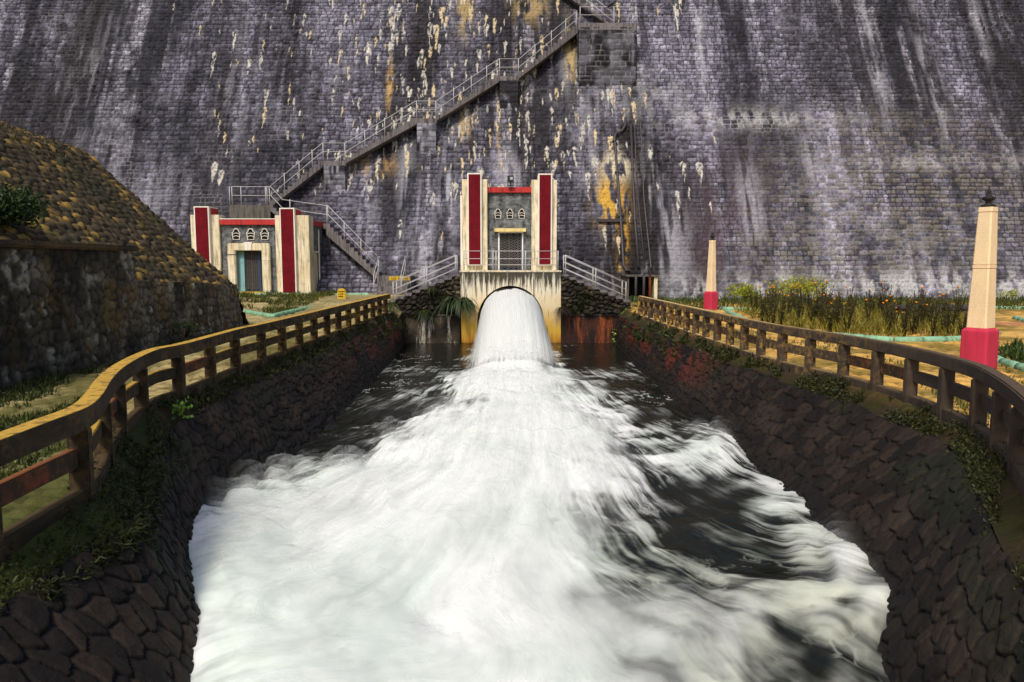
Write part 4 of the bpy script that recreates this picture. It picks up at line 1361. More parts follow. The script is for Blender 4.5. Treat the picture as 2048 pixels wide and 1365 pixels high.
def shrub(name, px, y, w, h, n, ca, cb, label, leaf=.12, seed=1, cat='shrub', flat=1.0):
    b = at_y(px[0], px[1], y); rng = np.random.default_rng(seed)
    root = thing(name, tuple(b), label, cat)
    k = 9
    cl = np.column_stack([rng.normal(0, w * .30, k), rng.normal(0, w * .25 * flat, k), h * rng.uniform(.35, .9, k)])
    i = rng.integers(0, k, n)
    C = b + cl[i] + rng.normal(0, 1, (n, 3)) * np.array([w * .13, w * .13, h * .12])
    D = rdir(n, rng, .3, 1)
    V, Fq, Cc = leaf_quads(C, D, rdir(n, rng), leaf * rng.uniform(.6, 1.3, n), leaf * .5 * rng.uniform(.6, 1.2, n), leaf_cols(n, rng, ca, cb, .4))
    quads_obj('foliage', V, Fq, M['leaf'], root, None, Cc, False)
    st = MB()
    for j in range(5):
        st.tube([b + np.array((0, 0, -.05)), b + cl[j] * .5, b + cl[j]], [.03, .02, .008], 5)
    st.build('stem', plainstem(), root, smooth=True)
    return root


def fern(name, p, nb, ln, ca, cb, label, seed, wid=.09, face=(0, -1), cat='plant', group=None):
    """clump of long arching strap leaves"""
    rng = np.random.default_rng(seed); p = np.array(p)
    Vs, Fs, Cs = [], [], []
    off = 0
    for i in range(nb):
        a = rng.uniform(0, 2 * math.pi); el = rng.uniform(.5, 1.2); L = ln * rng.uniform(.55, 1.1)
        d = np.array([math.cos(a) * .9 + .2 * face[0], math.sin(a) * .7 + .45 * face[1], 0]); 
        s = np.cross(d, (0, 0, 1)); s /= np.linalg.norm(s) + 1e-9
        k = 6; t = np.linspace(0, 1, k)
        c = p + rng.normal(0, .12 * ln, 3) * np.array([1, .5, .2]) + d * (L * t)[:, None] * math.cos(el) * 1.2 + np.array((0, 0, 1)) * (L * (math.sin(el) * t - 1.15 * t ** 2.2))[:, None]
        w = wid * (np.sin(np.pi * (t * .9 + .08)) ** .8) * rng.uniform(.6, 1.2)
        w[-1] = .004
        Vs.append(np.stack([c - s * w[:, None] * .5, c + s * w[:, None] * .5], 1).reshape(-1, 3))
        Fs.append(np.array([(2 * j, 2 * j + 1, 2 * j + 3, 2 * j + 2) for j in range(k - 1)]) + off); off += 2 * k
        Cs.append(np.repeat(leaf_cols(1, rng, ca, cb, .35), 2 * k, 0))
    o = quads_obj(name, np.concatenate(Vs), np.concatenate(Fs), M['leaf'], None, tuple(p), np.concatenate(Cs), True)
    return tag(o, label, cat, group)


def build_plants():
    YF = 39.4
    fern('strap_leaf_plant', at_y(916, 606, YF), 110, 1.45, (.018, .032, .010), (.11, .16, .055), 'big dark strap leaved plant overhanging the left edge of the arch', 601, .13)
    fern('grass_clump', at_y(848, 626, YF), 90, .8, (.020, .035, .010), (.06, .09, .02), 'dark grassy clump hanging from the left headwall', 602, .05)
    fern('grass_clump', at_y(776, 612, 37.5), 90, .9, (.03, .05, .012), (.12, .16, .03), 'green grassy clump at the far end of the left railing', 603, .05)
    fern('grass_clump', at_y(862, 578, YF), 60, .55, (.03, .035, .012), (.10, .11, .03), 'small pale grass clump on the left rubble steps', 604, .04)
    fern('grass_clump', at_y(1125, 620, YF), 110, .8, (.020, .016, .010), (.09, .06, .035), 'dry brown brush hanging at the right edge of the arch', 605, .035)
    fern('grass_clump', at_y(1270, 596, 42), 60, .7, (.03, .055, .012), (.12, .17, .04), 'green grass tuft at the foot of the right steps', 606, .05)
    # creeper in the right corner
    rng = np.random.default_rng(611); root = thing('creeper', tuple(at_y(1248, 660, 38.8)), 'bright green creeper trailing down the right corner of the channel', 'creeper')
    line = [at_y(x, y, 38.7) for x, y in ((1256, 622), (1250, 640), (1247, 655), (1240, 668), (1236, 684))]
    MB().tube(line, .014, 5).build('stem', plainstem(), root)
    n = 240; t = rng.random(n) * 4
    C = np.stack([np.interp(t, range(5), [p[k] for p in line]) for k in range(3)], 1) + rng.normal(0, .14, (n, 3)) * np.array([1, .4, .7])
    yel = np.abs(C[:, 2] - C[:, 2].max() + .35) < .16
    col = leaf_cols(n, rng, (.10, .20, .02), (.32, .42, .05), .6); col[yel] = leaf_cols(int(yel.sum()), rng, (.6, .5, .02), (.75, .65, .05), .8)
    V, Fq, Cc = leaf_quads(C, rdir(n, rng, 0, 1), rdir(n, rng), .15, .11, col)
    quads_obj('foliage', V, Fq, M['leaf'], root, None, Cc, False)
    shrub('lime_shrub', (1494, 606), 47.0, 2.0, 1.1, 900, (.30, .36, .02), (.60, .60, .04), 'low lime yellow shrub at the dam foot just right of the far buff post', .16, 621)
    shrub('lime_shrub', (1600, 612), 45.0, 3.2, 1.7, 1800, (.28, .32, .02), (.58, .56, .04), 'larger lime yellow shrub rising behind the marigold bed', .16, 622)
    shrub('lime_shrub', (2012, 600), 46.0, .9, .7, 220, (.30, .36, .02), (.62, .62, .04), 'small lime yellow shrub at the dam foot right of the near lamp post', .14, 623)
    b = np.array((-14.6, 19.8, 5.1))
    shrub('leafy_bush', (-10, 474), 18.2, 1.5, 1.3, 2400, (.010, .022, .005), (.05, .11, .018), 'dark green leafy bush growing on the stone embankment', .14, 631, 'bush')
    for i, (px, py, yy, lab) in enumerate(((318, 620, 22.5, 'small leafy weed high on the low rubble wall'), (372, 672, 21.8, 'small leafy weed at the foot of the low rubble wall'))):
        p = at_y(px, py, yy)
        shrub('wall_weed', (px, py), yy, .55, .45, 160, (.03, .06, .015), (.09, .15, .04), lab, .10, 640 + i, 'plant')
    # bright seedling on the left wall edge
    p = np.array((topL(12.6) + .02, 12.6, -.24)); q = p
    rng = np.random.default_rng(650); n = 46
    C = q + rng.normal(0, 1, (n, 3)) * np.array((.07, .07, .09)) + np.array((0, 0, .16))
    V, Fq, Cc = leaf_quads(C, rdir(n, rng, .4, 1), rdir(n, rng), .085, .06, leaf_cols(n, rng, (.10, .22, .02), (.25, .42, .06), .7))
    root = thing('seedling', tuple(q), 'bright green seedling on the left wall edge under the railing', 'plant')
    quads_obj('foliage', V, Fq, M['leaf'], root, None, Cc, False)
    MB().tube([q + np.array((0, 0, -.05)), q + np.array((.01, 0, .1)), q + np.array((0, .02, .24))], .008, 5).build('stem', plainstem(), root)
    # dry grass on the crest of the embankment
    rng = np.random.default_rng(661); n = 2500
    y = rng.uniform(8, 28.5, n); s = rng.uniform(4.8, 9.5, n)
    C = np.column_stack([-10.1 - s, y, np.interp(s, [0, 5.6, 9.2], [1.55, 6.45, 7.75])])
    C = C[fbm(C[:, 0] * .8, C[:, 1] * .8, 3, 662) > .5]
    o = blades('dry_grass', C, rng, .35, .04, (.06, .05, .015), (.16, .12, .05), .45, 1, None, (-17, 20, 6.5), .4)
    tag(o, None, None, None, 'stuff')


def lamp_post(px, base_y, top_y, y, label, half):
    b = at_y(px, base_y, y); b[2] = 0
    t = thing('stone_post', tuple(b), label, 'post', 'buff obelisk posts in the garden')
    rot = R(32)
    H = at_y(px, top_y, y)[2]
    zp = .98
    def fr(r0, r1, z0, z1, bev=0):
        return [(r0, z0), (r1, z1)]
    def sq(levels, ch):
        m = MB(); vs = []
        for r, z in levels:
            c = min(ch, r * .6)
            for a, bb in ((r, -r + c), (r, r - c), (r - c, r), (-r + c, r), (-r, r - c), (-r, -r + c), (-r + c, -r), (r - c, -r)):
                vs.append((b[0] + a * math.cos(rot) - bb * math.sin(rot), b[1] + a * math.sin(rot) + bb * math.cos(rot), z))
        n = 8; k = len(levels)
        fs = [(i * n + j, i * n + (j + 1) % n, (i + 1) * n + (j + 1) % n, (i + 1) * n + j) for i in range(k - 1) for j in range(n)]
        fs += [tuple(range(n - 1, -1, -1)), tuple(range((k - 1) * n, k * n))]
        return m.add(vs, fs)
    sq([(half, -.05), (half, zp - .07), (half - .06, zp)], .035).build('plinth', M['pink'], t, bevel=.01)
    r0, r1 = half - .07, half - .14
    zm = zp + (H - zp) * .51
    f = lambda z: r0 + (r1 - r0) * (z - zp) / (H - zp)
    sh = sq([(r0, zp + .002), (f(zm) , zm - .05), (f(zm) - .012, zm - .048), (f(zm) - .012, zm - .035), (f(zm) + .006, zm - .033), (f(zm) + .006, zm + .033), (f(zm) - .012, zm + .035), (f(zm) - .012, zm + .048), (f(zm), zm + .05), (f(H - .12), H - .12), (f(H - .12) - .012, H - .118), (f(H - .12) - .012, H - .10), (f(H - .1) + .006, H - .098), (r1 + .004, H)], .03)
    sh.build('shaft', M['post'], t)
    fi = MB().lathe(b[0], b[1], [(.13, H + .002), (.14, H + .05), (.06, H + .08), (.05, H + .12), (.12, H + .17), (.13, H + .21), (.06, H + .25), (.035, H + .30), (.05, H + .33), (.02, H + .38), (.008, H + .46)], 12)
    fi.build('finial', M['finial'], t, smooth=True)


def milestone():
    p = at_z(684, 604, .12); p[1] = 43.0; p = at_y(684, 603, 43.0)
    x, y, z = p
    t = thing('milestone', tuple(p), 'yellow round topped milestone with faded black writing beside the mint kerb', 'milestone')
    r = .24; n = 14
    poly = [(x - r, z - .1), (x - r, z + .5)] + [(x - r * math.cos(math.pi * i / n), z + .5 + r * math.sin(math.pi * i / n)) for i in range(1, n)] + [(x + r, z + .5), (x + r, z - .1)]
    MB().prism(poly, y - .07, y + .07).build('slab', M['sign'], t, bevel=.015)
    rng = random.Random(3)
    for zz, ws in ((.52, (.05, .07, .045, .06, .05)), (.38, (.06, .045, .05, .06)), (.24, (.05, .08, .09))):
        xx = x - .19; m = MB()
        for w in ws:
            m.box(xx, xx + w, y - .078, y - .0705, z + zz, z + zz + rng.uniform(.05, .085)); xx += w + .022
        m.build('writing', M['ink'], t)


def build_pipes():
    g = 'pipes running down the dam beside the gatehouse'
    def pipe(name, pts, r, off, label, flanges=()):
        P = [on_dam(a, b, off) for a, b in pts]
        o = MB().tube(P, r, 8).build(name, M['pipe'], None, smooth=True)
        tag(o, label, 'pipe', g)
        for a, b in flanges:
            c = on_dam(a, b, off); u = np.array((0, BAT, 1)) / math.sqrt(1 + BAT ** 2)
            MB().tube([c - u * .06, c + u * .06], r * 1.6, 8).build('flange', M['pipe'], o)
    pipe('pipe', [(1252, 240), (1250, 252), (1244, 262), (1232, 267), (1229, 276), (1234, 340), (1241, 430), (1247, 530), (1252, 541), (1260, 542)], .095, .28, 'thick iron pipe with a hooked top crossing the ochre stain', [(1229, 282), (1234, 345), (1241, 432)])
    pipe('pipe', [(1262, 250), (1265, 340), (1270, 440), (1277, 536)], .085, .22, 'thick straight iron pipe right of the hooked pipe', [(1265, 338), (1270, 440)])
    pipe('pipe', [(1270, 300), (1279, 430), (1290, 536)], .045, .18, 'thin iron pipe beside the dam ladder', [])
    # ladder
    t = thing('ladder', tuple(on_dam(1290, 536, .25)), 'dark iron ladder fixed to the dam right of the pipes', 'ladder')
    a0, a1 = on_dam(1269, 246, .3), on_dam(1283, 400, .3)
    la = [on_dam(1269, 246, .3), on_dam(1273, 345, .3)]; lb = [on_dam(1281, 246, .3), on_dam(1288, 400, .3), on_dam(1302, 536, .3)]
    MB().tube(la, .035, 6).build('stile', M['pipe'], t); MB().tube(lb, .045, 6).build('stile', M['pipe'], t)
    for k in range(10):
        f = k / 10
        p = la[0] + (la[1] - la[0]) * f; q = lb[0] + (lb[1] - lb[0]) * f * .64
        MB().tube([p, q], .02, 5).build('rung', M['pipe'], t)
    a = on_dam(1197, 441, .35); b = on_dam(1252, 441, .35)
    o = MB().box(a[0], b[0], a[1], a[1] + 1.0, a[2] - .12, a[2] + .1).build('ledge', M['pipe'], None, bevel=.02)
    tag(o, 'dark ledge beam under the ochre stain beside the pipes', 'ledge')
    # valve chambers at the foot
    t = thing('valve_chamber', tuple(at_y(1285, 606, 46.3)), 'open fronted concrete chamber at the foot of the dam pipes', 'chamber')
    x0, x1 = at_y(1252, 552, 46.3)[0], at_y(1318, 552, 46.3)[0]; zt = at_y(1280, 551, 46.3)[2]; zb = -.1
    MB().box(x0, x1, 46.2, 48.9, zt - .1, zt).build('slab', M['concrete'], t, bevel=.02)
    MB().box(x0 + .05, x0 + .2, 46.35, 48.8, zb, zt - .102).build('side_wall', M['concrete'], t)
    MB().box(x1 - .28, x1 - .08, 46.32, 48.8, zb, zt - .103).build('side_wall', M['cream'], t)
    MB().box(x0 + .2, x1 - .28, 47.6, 47.8, zb, zt - .104).build('back_wall', M['dark'], t)
    for px, m in ((1272, 'pipe'), (1288, 'pipe'), (1300, 'rust')):
        x = at_y(px, 552, 46.1)[0]
        MB().tube([(x, 46.9, zt - .2), (x, 46.2, zt + .0), (x, 46.12, zt - .15), (x, 46.12, zb)], .085, 8).build('pipe', M[m], t, smooth=True)


def build_garden():
    kerb('kerb', [(1448, 622), (1470, 634), (1505, 649), (1560, 660), (1640, 673), (1720, 681), (1820, 686), (1935, 683)], 0, 'long mint green kerb curving round the front of the marigold bed')
    kerb('kerb', [(1440, 621), (1530, 624), (1640, 628)], 0, 'mint green kerb along the back of the marigold bed')
    kerb('kerb', [(1938, 681), (1975, 679), (1996, 671)], 0, 'short mint kerb end behind the near buff post')
    kerb('kerb', [(1988, 723), (2010, 733), (2060, 747), (2140, 757)], 0, 'mint kerb of the grassy bed at the right edge beyond the near post')
    kerb('kerb', [(1950, 619), (2060, 620), (2180, 620)], 0, 'straight mint kerb along the dam foot right of the near post')
    kerb('kerb', [(2030, 640), (2060, 648), (2120, 652)], 0, 'small mint kerb at the right edge in front of the dam foot')
    kerb('kerb', [(430, 614), (480, 625), (530, 634), (545, 636), (562, 632), (620, 618), (676, 604)], .03, 'mint kerb along the front of the lawn bed by the left railing')
    a = kerb('kerb', [(476, 593), (560, 592.2), (640, 592.6), (740, 592.4)], .40, 'thin mint kerb at the foot of the valve house')
    lamp_post(1955, 748, 415, 16.6, 'large buff obelisk post on crimson plinth behind the right railing', .285)
    lamp_post(1421, 622, 481, 38.5, 'far smaller looking buff obelisk post near the end of the right railing', .265)
    milestone()
    p0, p1 = at_z(1800, 643, 0), at_z(1947, 643, 0)
    t = thing('low_tank', (float((p0[0] + p1[0]) / 2), float(p0[1]), 0), 'low black concrete tank behind the marigold bed', 'tank')
    MB().box(p0[0], p1[0] + .3, p0[1], p0[1] + 1.6, -.05, .50).build('body', M['concrete'], t, bevel=.03)
    MB().box(p0[0] - .1, p1[0] + .4, p0[1] - .1, p0[1] + 1.7, .504, .60).build('lid', M['pipe'], t, bevel=.02)


# ------------------------------------------------------------------ water
FOAM = [  # picture samples on the water sheet: how much of the water there is foam
    (1150, 735, .05), (1200, 722, 0), (1240, 705, 0), (890, 720, .03), (860, 700, 0), (1130, 748, .4), (1180, 705, 0), (880, 695, 0), (1020, 745, 1), (985, 760, 1), (1075, 770, 1), (1020, 790, 1),
    (830, 705, 0), (470, 985, 0), (400, 1025, 0), (560, 935, 0), (640, 890, 0), (700, 885, .08), (740, 850, 0), (330, 1060, 0), (760, 780, .03), (850, 760, .02), (920, 735, .10), (880, 800, .08), (700, 850, .03), (780, 860, .10), (640, 905, .08), (560, 965, .30), (700, 930, .40), (620, 955, .5), (800, 830, .05), (660, 880, .03),
    (850, 850, .62), (800, 900, .75), (920, 800, .80), (950, 765, .85), (700, 965, .95), (560, 990, .9), (470, 1045, .85), (400, 1080, .95), (365, 1105, .9), (380, 1200, 1), (370, 1340, 1),
    (600, 1100, 1.05), (800, 1000, 1.05), (900, 900, 1.05), (1000, 800, 1.05), (1050, 760, 1), (1000, 1100, 1.05), (800, 1250, 1.05), (600, 1300, 1.05), (1000, 1300, 1), (500, 1200, 1.05), (1000, 950, 1.05), (900, 1150, 1.05), (700, 1180, 1.05), (1080, 860, 1.02), (1080, 1000, 1), (1060, 1200, 1), (900, 1340, 1),
    (1130, 765, .75), (1190, 800, .70), (1160, 760, .10), (1230, 770, .04), (1230, 800, .30), (1280, 780, .02), (1240, 850, .55), (1300, 830, .06), (1100, 900, .98), (1180, 900, .95), (1260, 890, .42), (1330, 850, .22), (1330, 900, .30), (1400, 880, .50), (1440, 900, .75), (1400, 930, .36), (1360, 830, .04), (1320, 800, 0),
    (1150, 1000, .90), (1250, 980, .72), (1320, 960, .34), (1350, 990, .05), (1420, 970, .06), (1500, 960, .22), (1450, 1020, .02), (1380, 1040, .02), (1300, 1040, .28), (1240, 1070, .42), (1180, 1100, .66), (1130, 1150, .86),
    (1350, 1090, .08), (1450, 1090, .12), (1550, 1060, .22), (1600, 1030, .52), (1550, 1120, .16), (1650, 1110, .48), (1700, 1150, .80), (1650, 1170, .42), (1230, 1160, .40), (1330, 1160, .34), (1430, 1160, .30), (1550, 1190, .36), (1760, 1210, .80),
    (1200, 1230, .70), (1350, 1230, .60), (1500, 1250, .58), (1600, 1260, .15), (1680, 1230, .52), (1640, 1310, .06), (1720, 1280, .25), (1760, 1330, .14), (1150, 1330, .90), (1300, 1330, .76), (1450, 1330, .62), (1560, 1340, .30), (1100, 1260, .92)]


def build_water():
    ys = ysamp(4.2, 41.0, .0028)
    ts = np.linspace(0, 1, 520)
    y, t = np.meshgrid(ys, ts, indexing='ij')
    xl, xr = botL(y) - .35, botR(y) + .35
    x = xl + (xr - xl) * t
    # foam amount, interpolated between the samples in (bearing, log distance)
    pts = np.array([at_z(a, b, WZ)[:2] for a, b, _ in FOAM]); val = np.array([c for *_, c in FOAM])
    q = np.column_stack([pts[:, 0] / pts[:, 1] * 7.0, np.log(pts[:, 1]) * 3.2])
    g0 = x / y * 7.0; g1 = np.log(y) * 3.2
    # turbulence bends the sampled edges
    g0 = g0 + .34 * (fbm(x * .9, y * .55, 4, 701) - .5); g1 = g1 + .34 * (fbm(x * .9 + 30, y * .55, 4, 702) - .5)
    num = np.zeros_like(x); den = np.full_like(x, 1e-9)
    for k in range(len(q)):
        w = 1.0 / (((g0 - q[k, 0]) ** 2 + (g1 - q[k, 1]) ** 2) + .004) ** 1.7
        num += w * val[k]; den += w
    D = num / den
    # flow coordinates: water fans out from the plunge pool
    cx, cy = .3, 36.0
    th = np.arctan2(x - cx, cy - y); r = np.hypot(x - cx, y - cy)
    wr = .7 * (fbm(x * .45, y * .35, 3, 703) - .5)
    a = (x - .3) * np.maximum(y - 4.2, 1.2) * .17 + wr * 2.0; b = y * .45 + .25 * np.abs(x - .3) + wr * 2
    s1 = fbm(a * 1.0, b * .8, 4, 704); s2 = fbm(a * 2.3, b * 1.0, 4, 705); s3 = fbm(a * 5.5, b * 1.1, 4, 706)
    bil = 1 - np.abs(2 * fbm(x * .75 + wr, y * .5 + wr, 4, 707) - 1)                       # billows
    cross = fbm(x * .9 + .8 * wr, y * 1.6 + 2 * wr, 4, 708)
    lace = fbm(x * 2.4 + 2.2 * wr + .9 * s2, y * 1.9 + 2.2 * wr + .9 * s1, 4, 716)
    s4 = fbm(a * 13 + 4 * cross, b * 2.2, 4, 717)
    n = .15 * s1 + .14 * s2 + .15 * s3 + .14 * s4 + .20 * cross + .24 * lace
    n = (n - n.mean()) / n.std()
    amt = np.clip(4 * D * (1 - D), 0, 1) + .06
    f = sst(.5 - .42, .5 + .42, D + .25 * amt * n)
    wis = sst(.35, .85, .5 * s3 + .5 * s2 + .1 * n)                                        # faint veils drawn over dark water
    f = np.clip(f + .22 * wis * sst(.06, .3, D) * (1 - f), 0, 1)
    fl_ = np.abs(fbm(a * 2.6 + 2.5 * lace + 1.5 * cross, b * 1.7 + 2.5 * lace, 4, 718) - .5)
    f = np.clip(f + .42 * sst(.045, .0, fl_) * sst(.08, .3, D) * sst(.42, .6, lace) * (1 - f) , 0, 1)
    f = f * (1 - .30 * sst(.46, .70, .5 * lace + .3 * s4 + .2 * s3) * sst(26, 15, y))
    f = np.where(D < .06, f * .3, f)
    # crests of thin foam lines on the black pool
    ln = np.abs(fbm(x * 1.1, y * .9, 4, 711) - .5)
    f = np.clip(f + .6 * sst(.012, .0, ln) * sst(.45, .6, fbm(x * .6, y * .4, 3, 712)) * sst(36, 33, y) * sst(17, 21, y), 0, 1)
    h = .30 * sst(.1, 1, D) * (.6 + .5 * bil * sst(.35, .65, fbm(x * .3, y * .3, 2, 709)))
    h += .30 * np.exp(-((x - .3) / 1.9) ** 2) * sst(33, 30, y) * sst(12, 26, y)            # surge down the middle
    h += (.06 + .10 * 4 * np.clip(D * (1 - D), 0, .25)) * (bil - .5) + .10 * (cross - .5) + .05 * (s2 - .5)
    h += .22 * np.exp(-((x - xl - .5) / .8) ** 2) * sst(15, 11, y) * np.clip(D, 0, 1)        # piles up against the left wall
    h += .03 * (s3 - .5)
    h += .15 * np.exp(-((x - .3) / 1.5) ** 2 - ((y - 28.6) / 2.2) ** 2)
    h *= .12 + .88 * sst(31, 21, y)
    h += .30 * np.exp(-((x - .3) / 1.55) ** 4 - ((y - 28.9) / 1.3) ** 2) * (.6 + .8 * lace)
    P = np.stack([x, y, WZ + h], -1)
    gl = sst(.40, .60, fbm(x * .5, y * .4, 3, 710))
    foam = mixc(np.broadcast_to(np.array((.95, .96, .93)), x.shape + (3,)).copy(), (.70, .77, .70), .65 * gl * sst(1.0, .55, D) + .12 * sst(.3, .8, 1 - bil))
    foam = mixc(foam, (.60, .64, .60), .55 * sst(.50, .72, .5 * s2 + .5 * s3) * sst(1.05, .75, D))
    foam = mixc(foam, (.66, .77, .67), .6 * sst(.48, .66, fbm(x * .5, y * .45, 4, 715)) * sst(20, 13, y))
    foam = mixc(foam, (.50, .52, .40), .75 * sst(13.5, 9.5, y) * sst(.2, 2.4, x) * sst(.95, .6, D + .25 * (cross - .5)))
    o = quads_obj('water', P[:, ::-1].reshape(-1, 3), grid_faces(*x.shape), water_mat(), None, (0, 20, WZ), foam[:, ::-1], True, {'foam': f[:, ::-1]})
    build_spray(x, y, h, D, a, b, s2, s3, bil)
    tag(o, None, None, None, 'structure')
    far = MB().box(-2.4, 2.8, -40, 4.21, WZ - .5, WZ - .12)
    return


def spray_mat():
    N = Nodes('spray')
    f = N.n('ShaderNodeAttribute'); f.attribute_name = 'foam'
    d = N.n('ShaderNodeBsdfDiffuse'); d.inputs['Color'].default_value = (.95, .96, .93, 1)
    e = N.n('ShaderNodeBsdfTranslucent'); e.inputs['Color'].default_value = (.95, .96, .93, 1)
    k = N.n('ShaderNodeMixShader'); k.inputs[0].default_value = .35
    N.l(d.outputs[0], k.inputs[1]); N.l(e.outputs[0], k.inputs[2])
    t = N.n('ShaderNodeBsdfTransparent')
    m = N.n('ShaderNodeMixShader'); N.l(f.outputs['Fac'], m.inputs[0]); N.l(t.outputs[0], m.inputs[1]); N.l(k.outputs[0], m.inputs[2])
    N.l(m.outputs[0], N.out.inputs['Surface'])
    return N.m


def build_spray(x, y, h, D, a, b, s2, s3, bil):
    """thin veils of spray hanging over the foam"""
    st = (slice(None, None, 2), slice(None, None, 2))
    x, y, h, D, a, b, s2, s3, bil = (q[st] for q in (x, y, h, D, a, b, s2, s3, bil))
    Vs, Fs, As, off = [], [], [], 0
    for k, (dz, al) in enumerate(((.10, .55), (.20, .42), (.32, .32), (.48, .22))):
        fl = .5 * fbm(a * (3 + k) + 3 * k, b * .8 + 5 * k, 4, 740 + k) + .5 * fbm(a * (9 + 3 * k) + 3 * k, b * 1.3 + 5 * k, 4, 760 + k); fz = fbm(x * 1.3 + k, y * 1.0, 4, 750 + k)
        z = WZ + h + dz * (.35 + 1.1 * fz) * sst(.1, .8, D) * (.15 + .85 * sst(31, 20, y) + 1.3 * np.exp(-((x - .3) / 1.7) ** 4 - ((y - 29.0) / 1.3) ** 2)) + .10 * (fl - .5)
        A = al * sst(.42, 1.05, D + .75 * (fl - .5) + .45 * (fz - .5)) * sst(.0, .4 + .25 * k, np.minimum(x - x[:, :1], x[:, -1:] - x) - .25) * (.15 + .85 * sst(.32, .62, .6 * fl + .4 * s3))
        sh = x.shape
        Vs.append(np.stack([x, y, z], -1)[:, ::-1].reshape(-1, 3)); As.append(A[:, ::-1].ravel()); Fs.append(grid_faces(*sh, off)); off += sh[0] * sh[1]
    o = quads_obj('spray', np.concatenate(Vs), np.concatenate(Fs), spray_mat(), None, (0, 18, WZ), None, True, {'foam': np.concatenate(As)})
    tag(o, None, None, None, 'stuff')


_wm = []
def water_mat():
    if _wm: return _wm[0]
    N = Nodes('river_water')
    a = N.n('ShaderNodeVertexColor'); a.layer_name = 'Col'
    f = N.n('ShaderNodeAttribute'); f.attribute_name = 'foam'
    c = N.coords((1.6, .8, 1))
    nz = N.noise(c, 3.0, 6, .6)
    w = N.n('ShaderNodeBsdfPrincipled')
    w.inputs['Base Color'].default_value = (.010, .011, .008, 1); w.inputs['Roughness'].default_value = .16; w.inputs['IOR'].default_value = 1.33
    w.inputs['Specular IOR Level'].default_value = .22
    b = N.n('ShaderNodeBump'); b.inputs['Strength'].default_value = .5; b.inputs['Distance'].default_value = .06
    N.l(nz, b.inputs['Height']); N.l(b.outputs['Normal'], w.inputs['Normal'])
    d = N.n('ShaderNodeBsdfPrincipled'); d.inputs['Roughness'].default_value = .95; d.inputs['Specular IOR Level'].default_value = .1
    N.l(a.outputs['Color'], d.inputs['Base Color'])
    d.inputs['Subsurface Weight'].default_value = .6
    d.inputs['Subsurface Radius'].default_value = (.35, .38, .36); d.inputs['Subsurface Scale'].default_value = .6
    m = N.n('ShaderNodeMixShader'); N.l(f.outputs['Fac'], m.inputs[0]); N.l(w.outputs['BSDF'], m.inputs[1]); N.l(d.outputs['BSDF'], m.inputs[2])
    N.l(m.outputs[0], N.out.inputs['Surface'])
    _wm.append(N.m)
    return N.m


def jet_mat():
    m = spray_mat(); m.name = 'falling_water'
    return m


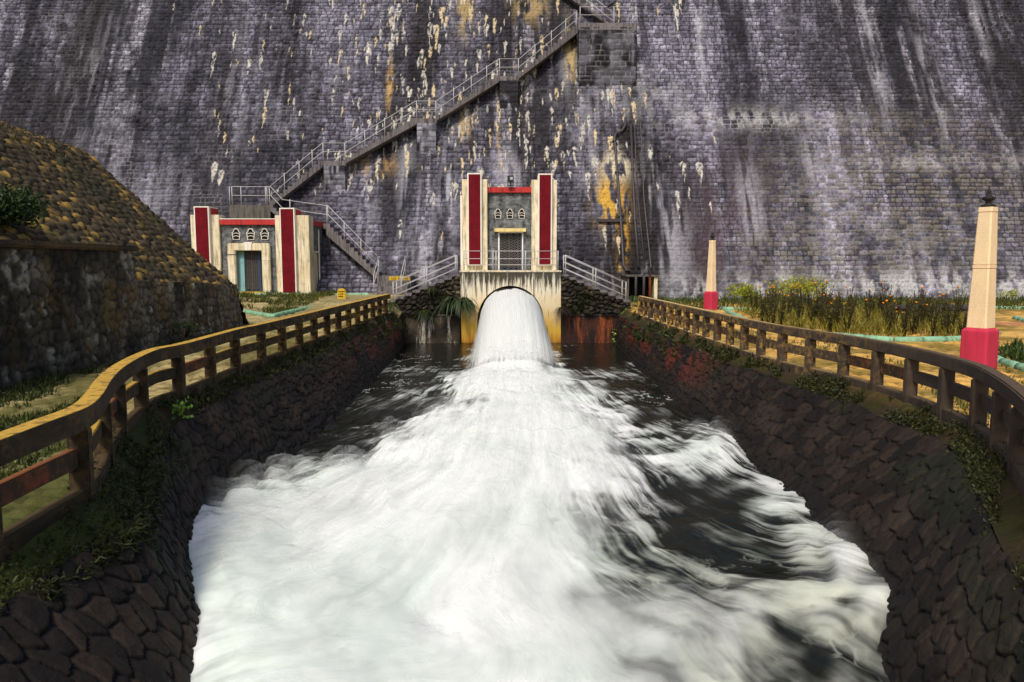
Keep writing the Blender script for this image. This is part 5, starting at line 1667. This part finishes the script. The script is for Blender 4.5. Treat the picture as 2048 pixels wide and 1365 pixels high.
def build_jet():
    mat = jet_mat()
    Vs, Fs, As, off = [], [], [], 0
    for sh in range(4):
        ns, na = 160, 150
        s, a = np.meshgrid(np.linspace(-.10, 1, ns), np.linspace(-1, 1, na), indexing='ij')
        sp = np.clip(s, 0, 1)
        y = 39.75 - 10.9 * s
        ztop = 1.10 - 2.85 * sp ** 1.9
        k = 1 + .045 * sh * sp * (1 + .8 * sp)
        hw = (1.71 - .22 * sp + .10 * sp ** 4) * k
        zb = -2.0
        ang = a * math.pi / 2
        px = np.sign(ang) * np.abs(np.sin(ang)) ** .92; pz = np.maximum(np.cos(ang), 0) ** (.52 + .24 * sp)
        zc = np.maximum(ztop + .06 * sh * sp, zb + .06)
        x = .28 + hw * px
        z = zb + (zc - zb) * pz
        edge = fbm(a * 22, s * 1.3, 4, 801 + sh); fine = fbm(a * 60, s * 2.5, 3, 811 + sh)
        lump = fbm(a * 7, s * 5 + 3, 4, 821)
        dx = .08 * sp * (edge - .5) + .02 * (fine - .5)
        x = x + px * dx * 2; z = z + .05 * (edge - .5) * (pz + .1) * (.3 + sp) + .07 * (lump - .5) * (1 - sp * .5) * pz
        # ragged crest just under the arch
        z = z - .16 * np.exp(-(s / .05) ** 2) * sst(.5, .8, fbm(a * 9, a * 0 + 2, 3, 831)) * pz - .16 * np.exp(-((a + .02) / .03) ** 2) * np.exp(-(s / .06) ** 2)
        low = sst(.66, 1.0, np.abs(a)) * sst(.1, .7, sp)
        if sh == 0:
            al = np.clip(1.0 - .9 * sst(.74, 1.0, np.abs(a)) * sst(.1, .6, sp) * sst(.30, .60, edge * .6 + fine * .4), 0, 1)
        else:
            al = (.62, .40, .22)[sh - 1] * sst(.15, .70, .6 * edge + .4 * fine) * sst(.0, .2, sp) * (.45 + .55 * (1 - .5 * low)) * sst(1.0, .80, s)
        Vs.append(np.stack([x, y, z], -1).reshape(-1, 3)); As.append(al.ravel()); Fs.append(grid_faces(ns, na, off)); off += ns * na
    o = quads_obj('waterfall', np.concatenate(Vs), np.concatenate(Fs), mat, None, (.28, 36, -1.8), None, True, {'foam': np.concatenate(As)})
    tag(o, 'thick white jet of water bursting from the outlet arch', 'water jet')
    # spray thrown up where the jet lands and against the left wall: drawn out strands
    rng = np.random.default_rng(840)
    parts = []
    def strands(cx, cy, cz, n, spread, up, L, W, out):
        C = np.column_stack([cx + rng.normal(0, spread[0], n), cy + rng.normal(0, spread[1], n), cz + np.abs(rng.normal(0, spread[2], n))])
        D = np.column_stack([out[0] + rng.normal(0, .5, n), out[1] + rng.normal(0, .5, n), up + rng.normal(0, .4, n)])
        V, Fq, _ = leaf_quads(C, D, rdir(n, rng), L * rng.uniform(.4, 1.3, n), W * rng.uniform(.5, 1.3, n), np.ones((n, 3)), .5)
        parts.append((V, Fq, np.ones((len(V), 3))))
    return


build_dam()
build_staircase()
build_gatehouse()
build_side_steps()
build_valve_house()
build_channel_walls()
build_ground()
build_railing(PR, True)
build_railing(PL, False)
build_embankment()
build_garden()
build_pipes()
build_weeds()
build_marigolds()
build_plants()
build_water()
build_jet()

# ------------------------------------------------------------------ light
SUN_EL, SUN_AZ = 48.0, 200.0                    # azimuth measured from +Y clockwise: behind the camera, a little to the left
w = bpy.data.worlds.new('World'); SC.world = w; w.use_nodes = True
nt = w.node_tree
bg = nt.nodes['Background']
sky = nt.nodes.new('ShaderNodeTexSky'); sky.sky_type = 'NISHITA'; sky.sun_disc = False
sky.sun_elevation = R(SUN_EL); sky.sun_rotation = R(SUN_AZ)
sky.air_density = 1.0; sky.dust_density = 3.0; sky.ozone_density = 1.0
nt.links.new(sky.outputs[0], bg.inputs[0]); bg.inputs[1].default_value = .095
sl = bpy.data.lights.new('sun', 'SUN'); sl.energy = 2.1; sl.angle = R(10); sl.color = (1.0, .94, .83)
so = bpy.data.objects.new('sun', sl); COL.objects.link(so)
d = Vector((math.sin(R(SUN_AZ)) * math.cos(R(SUN_EL)), math.cos(R(SUN_AZ)) * math.cos(R(SUN_EL)), math.sin(R(SUN_EL))))
so.rotation_euler = d.to_track_quat('Z', 'Y').to_euler()
so.location = (0, 0, 60)

SC.render.engine = 'CYCLES'
SC.view_settings.view_transform = 'Standard'
SC.view_settings.look = 'None'
SC.view_settings.exposure = 0.42
SC.view_settings.gamma = 1.0
SC.cycles.max_bounces = 6
SC.cycles.transparent_max_bounces = 12
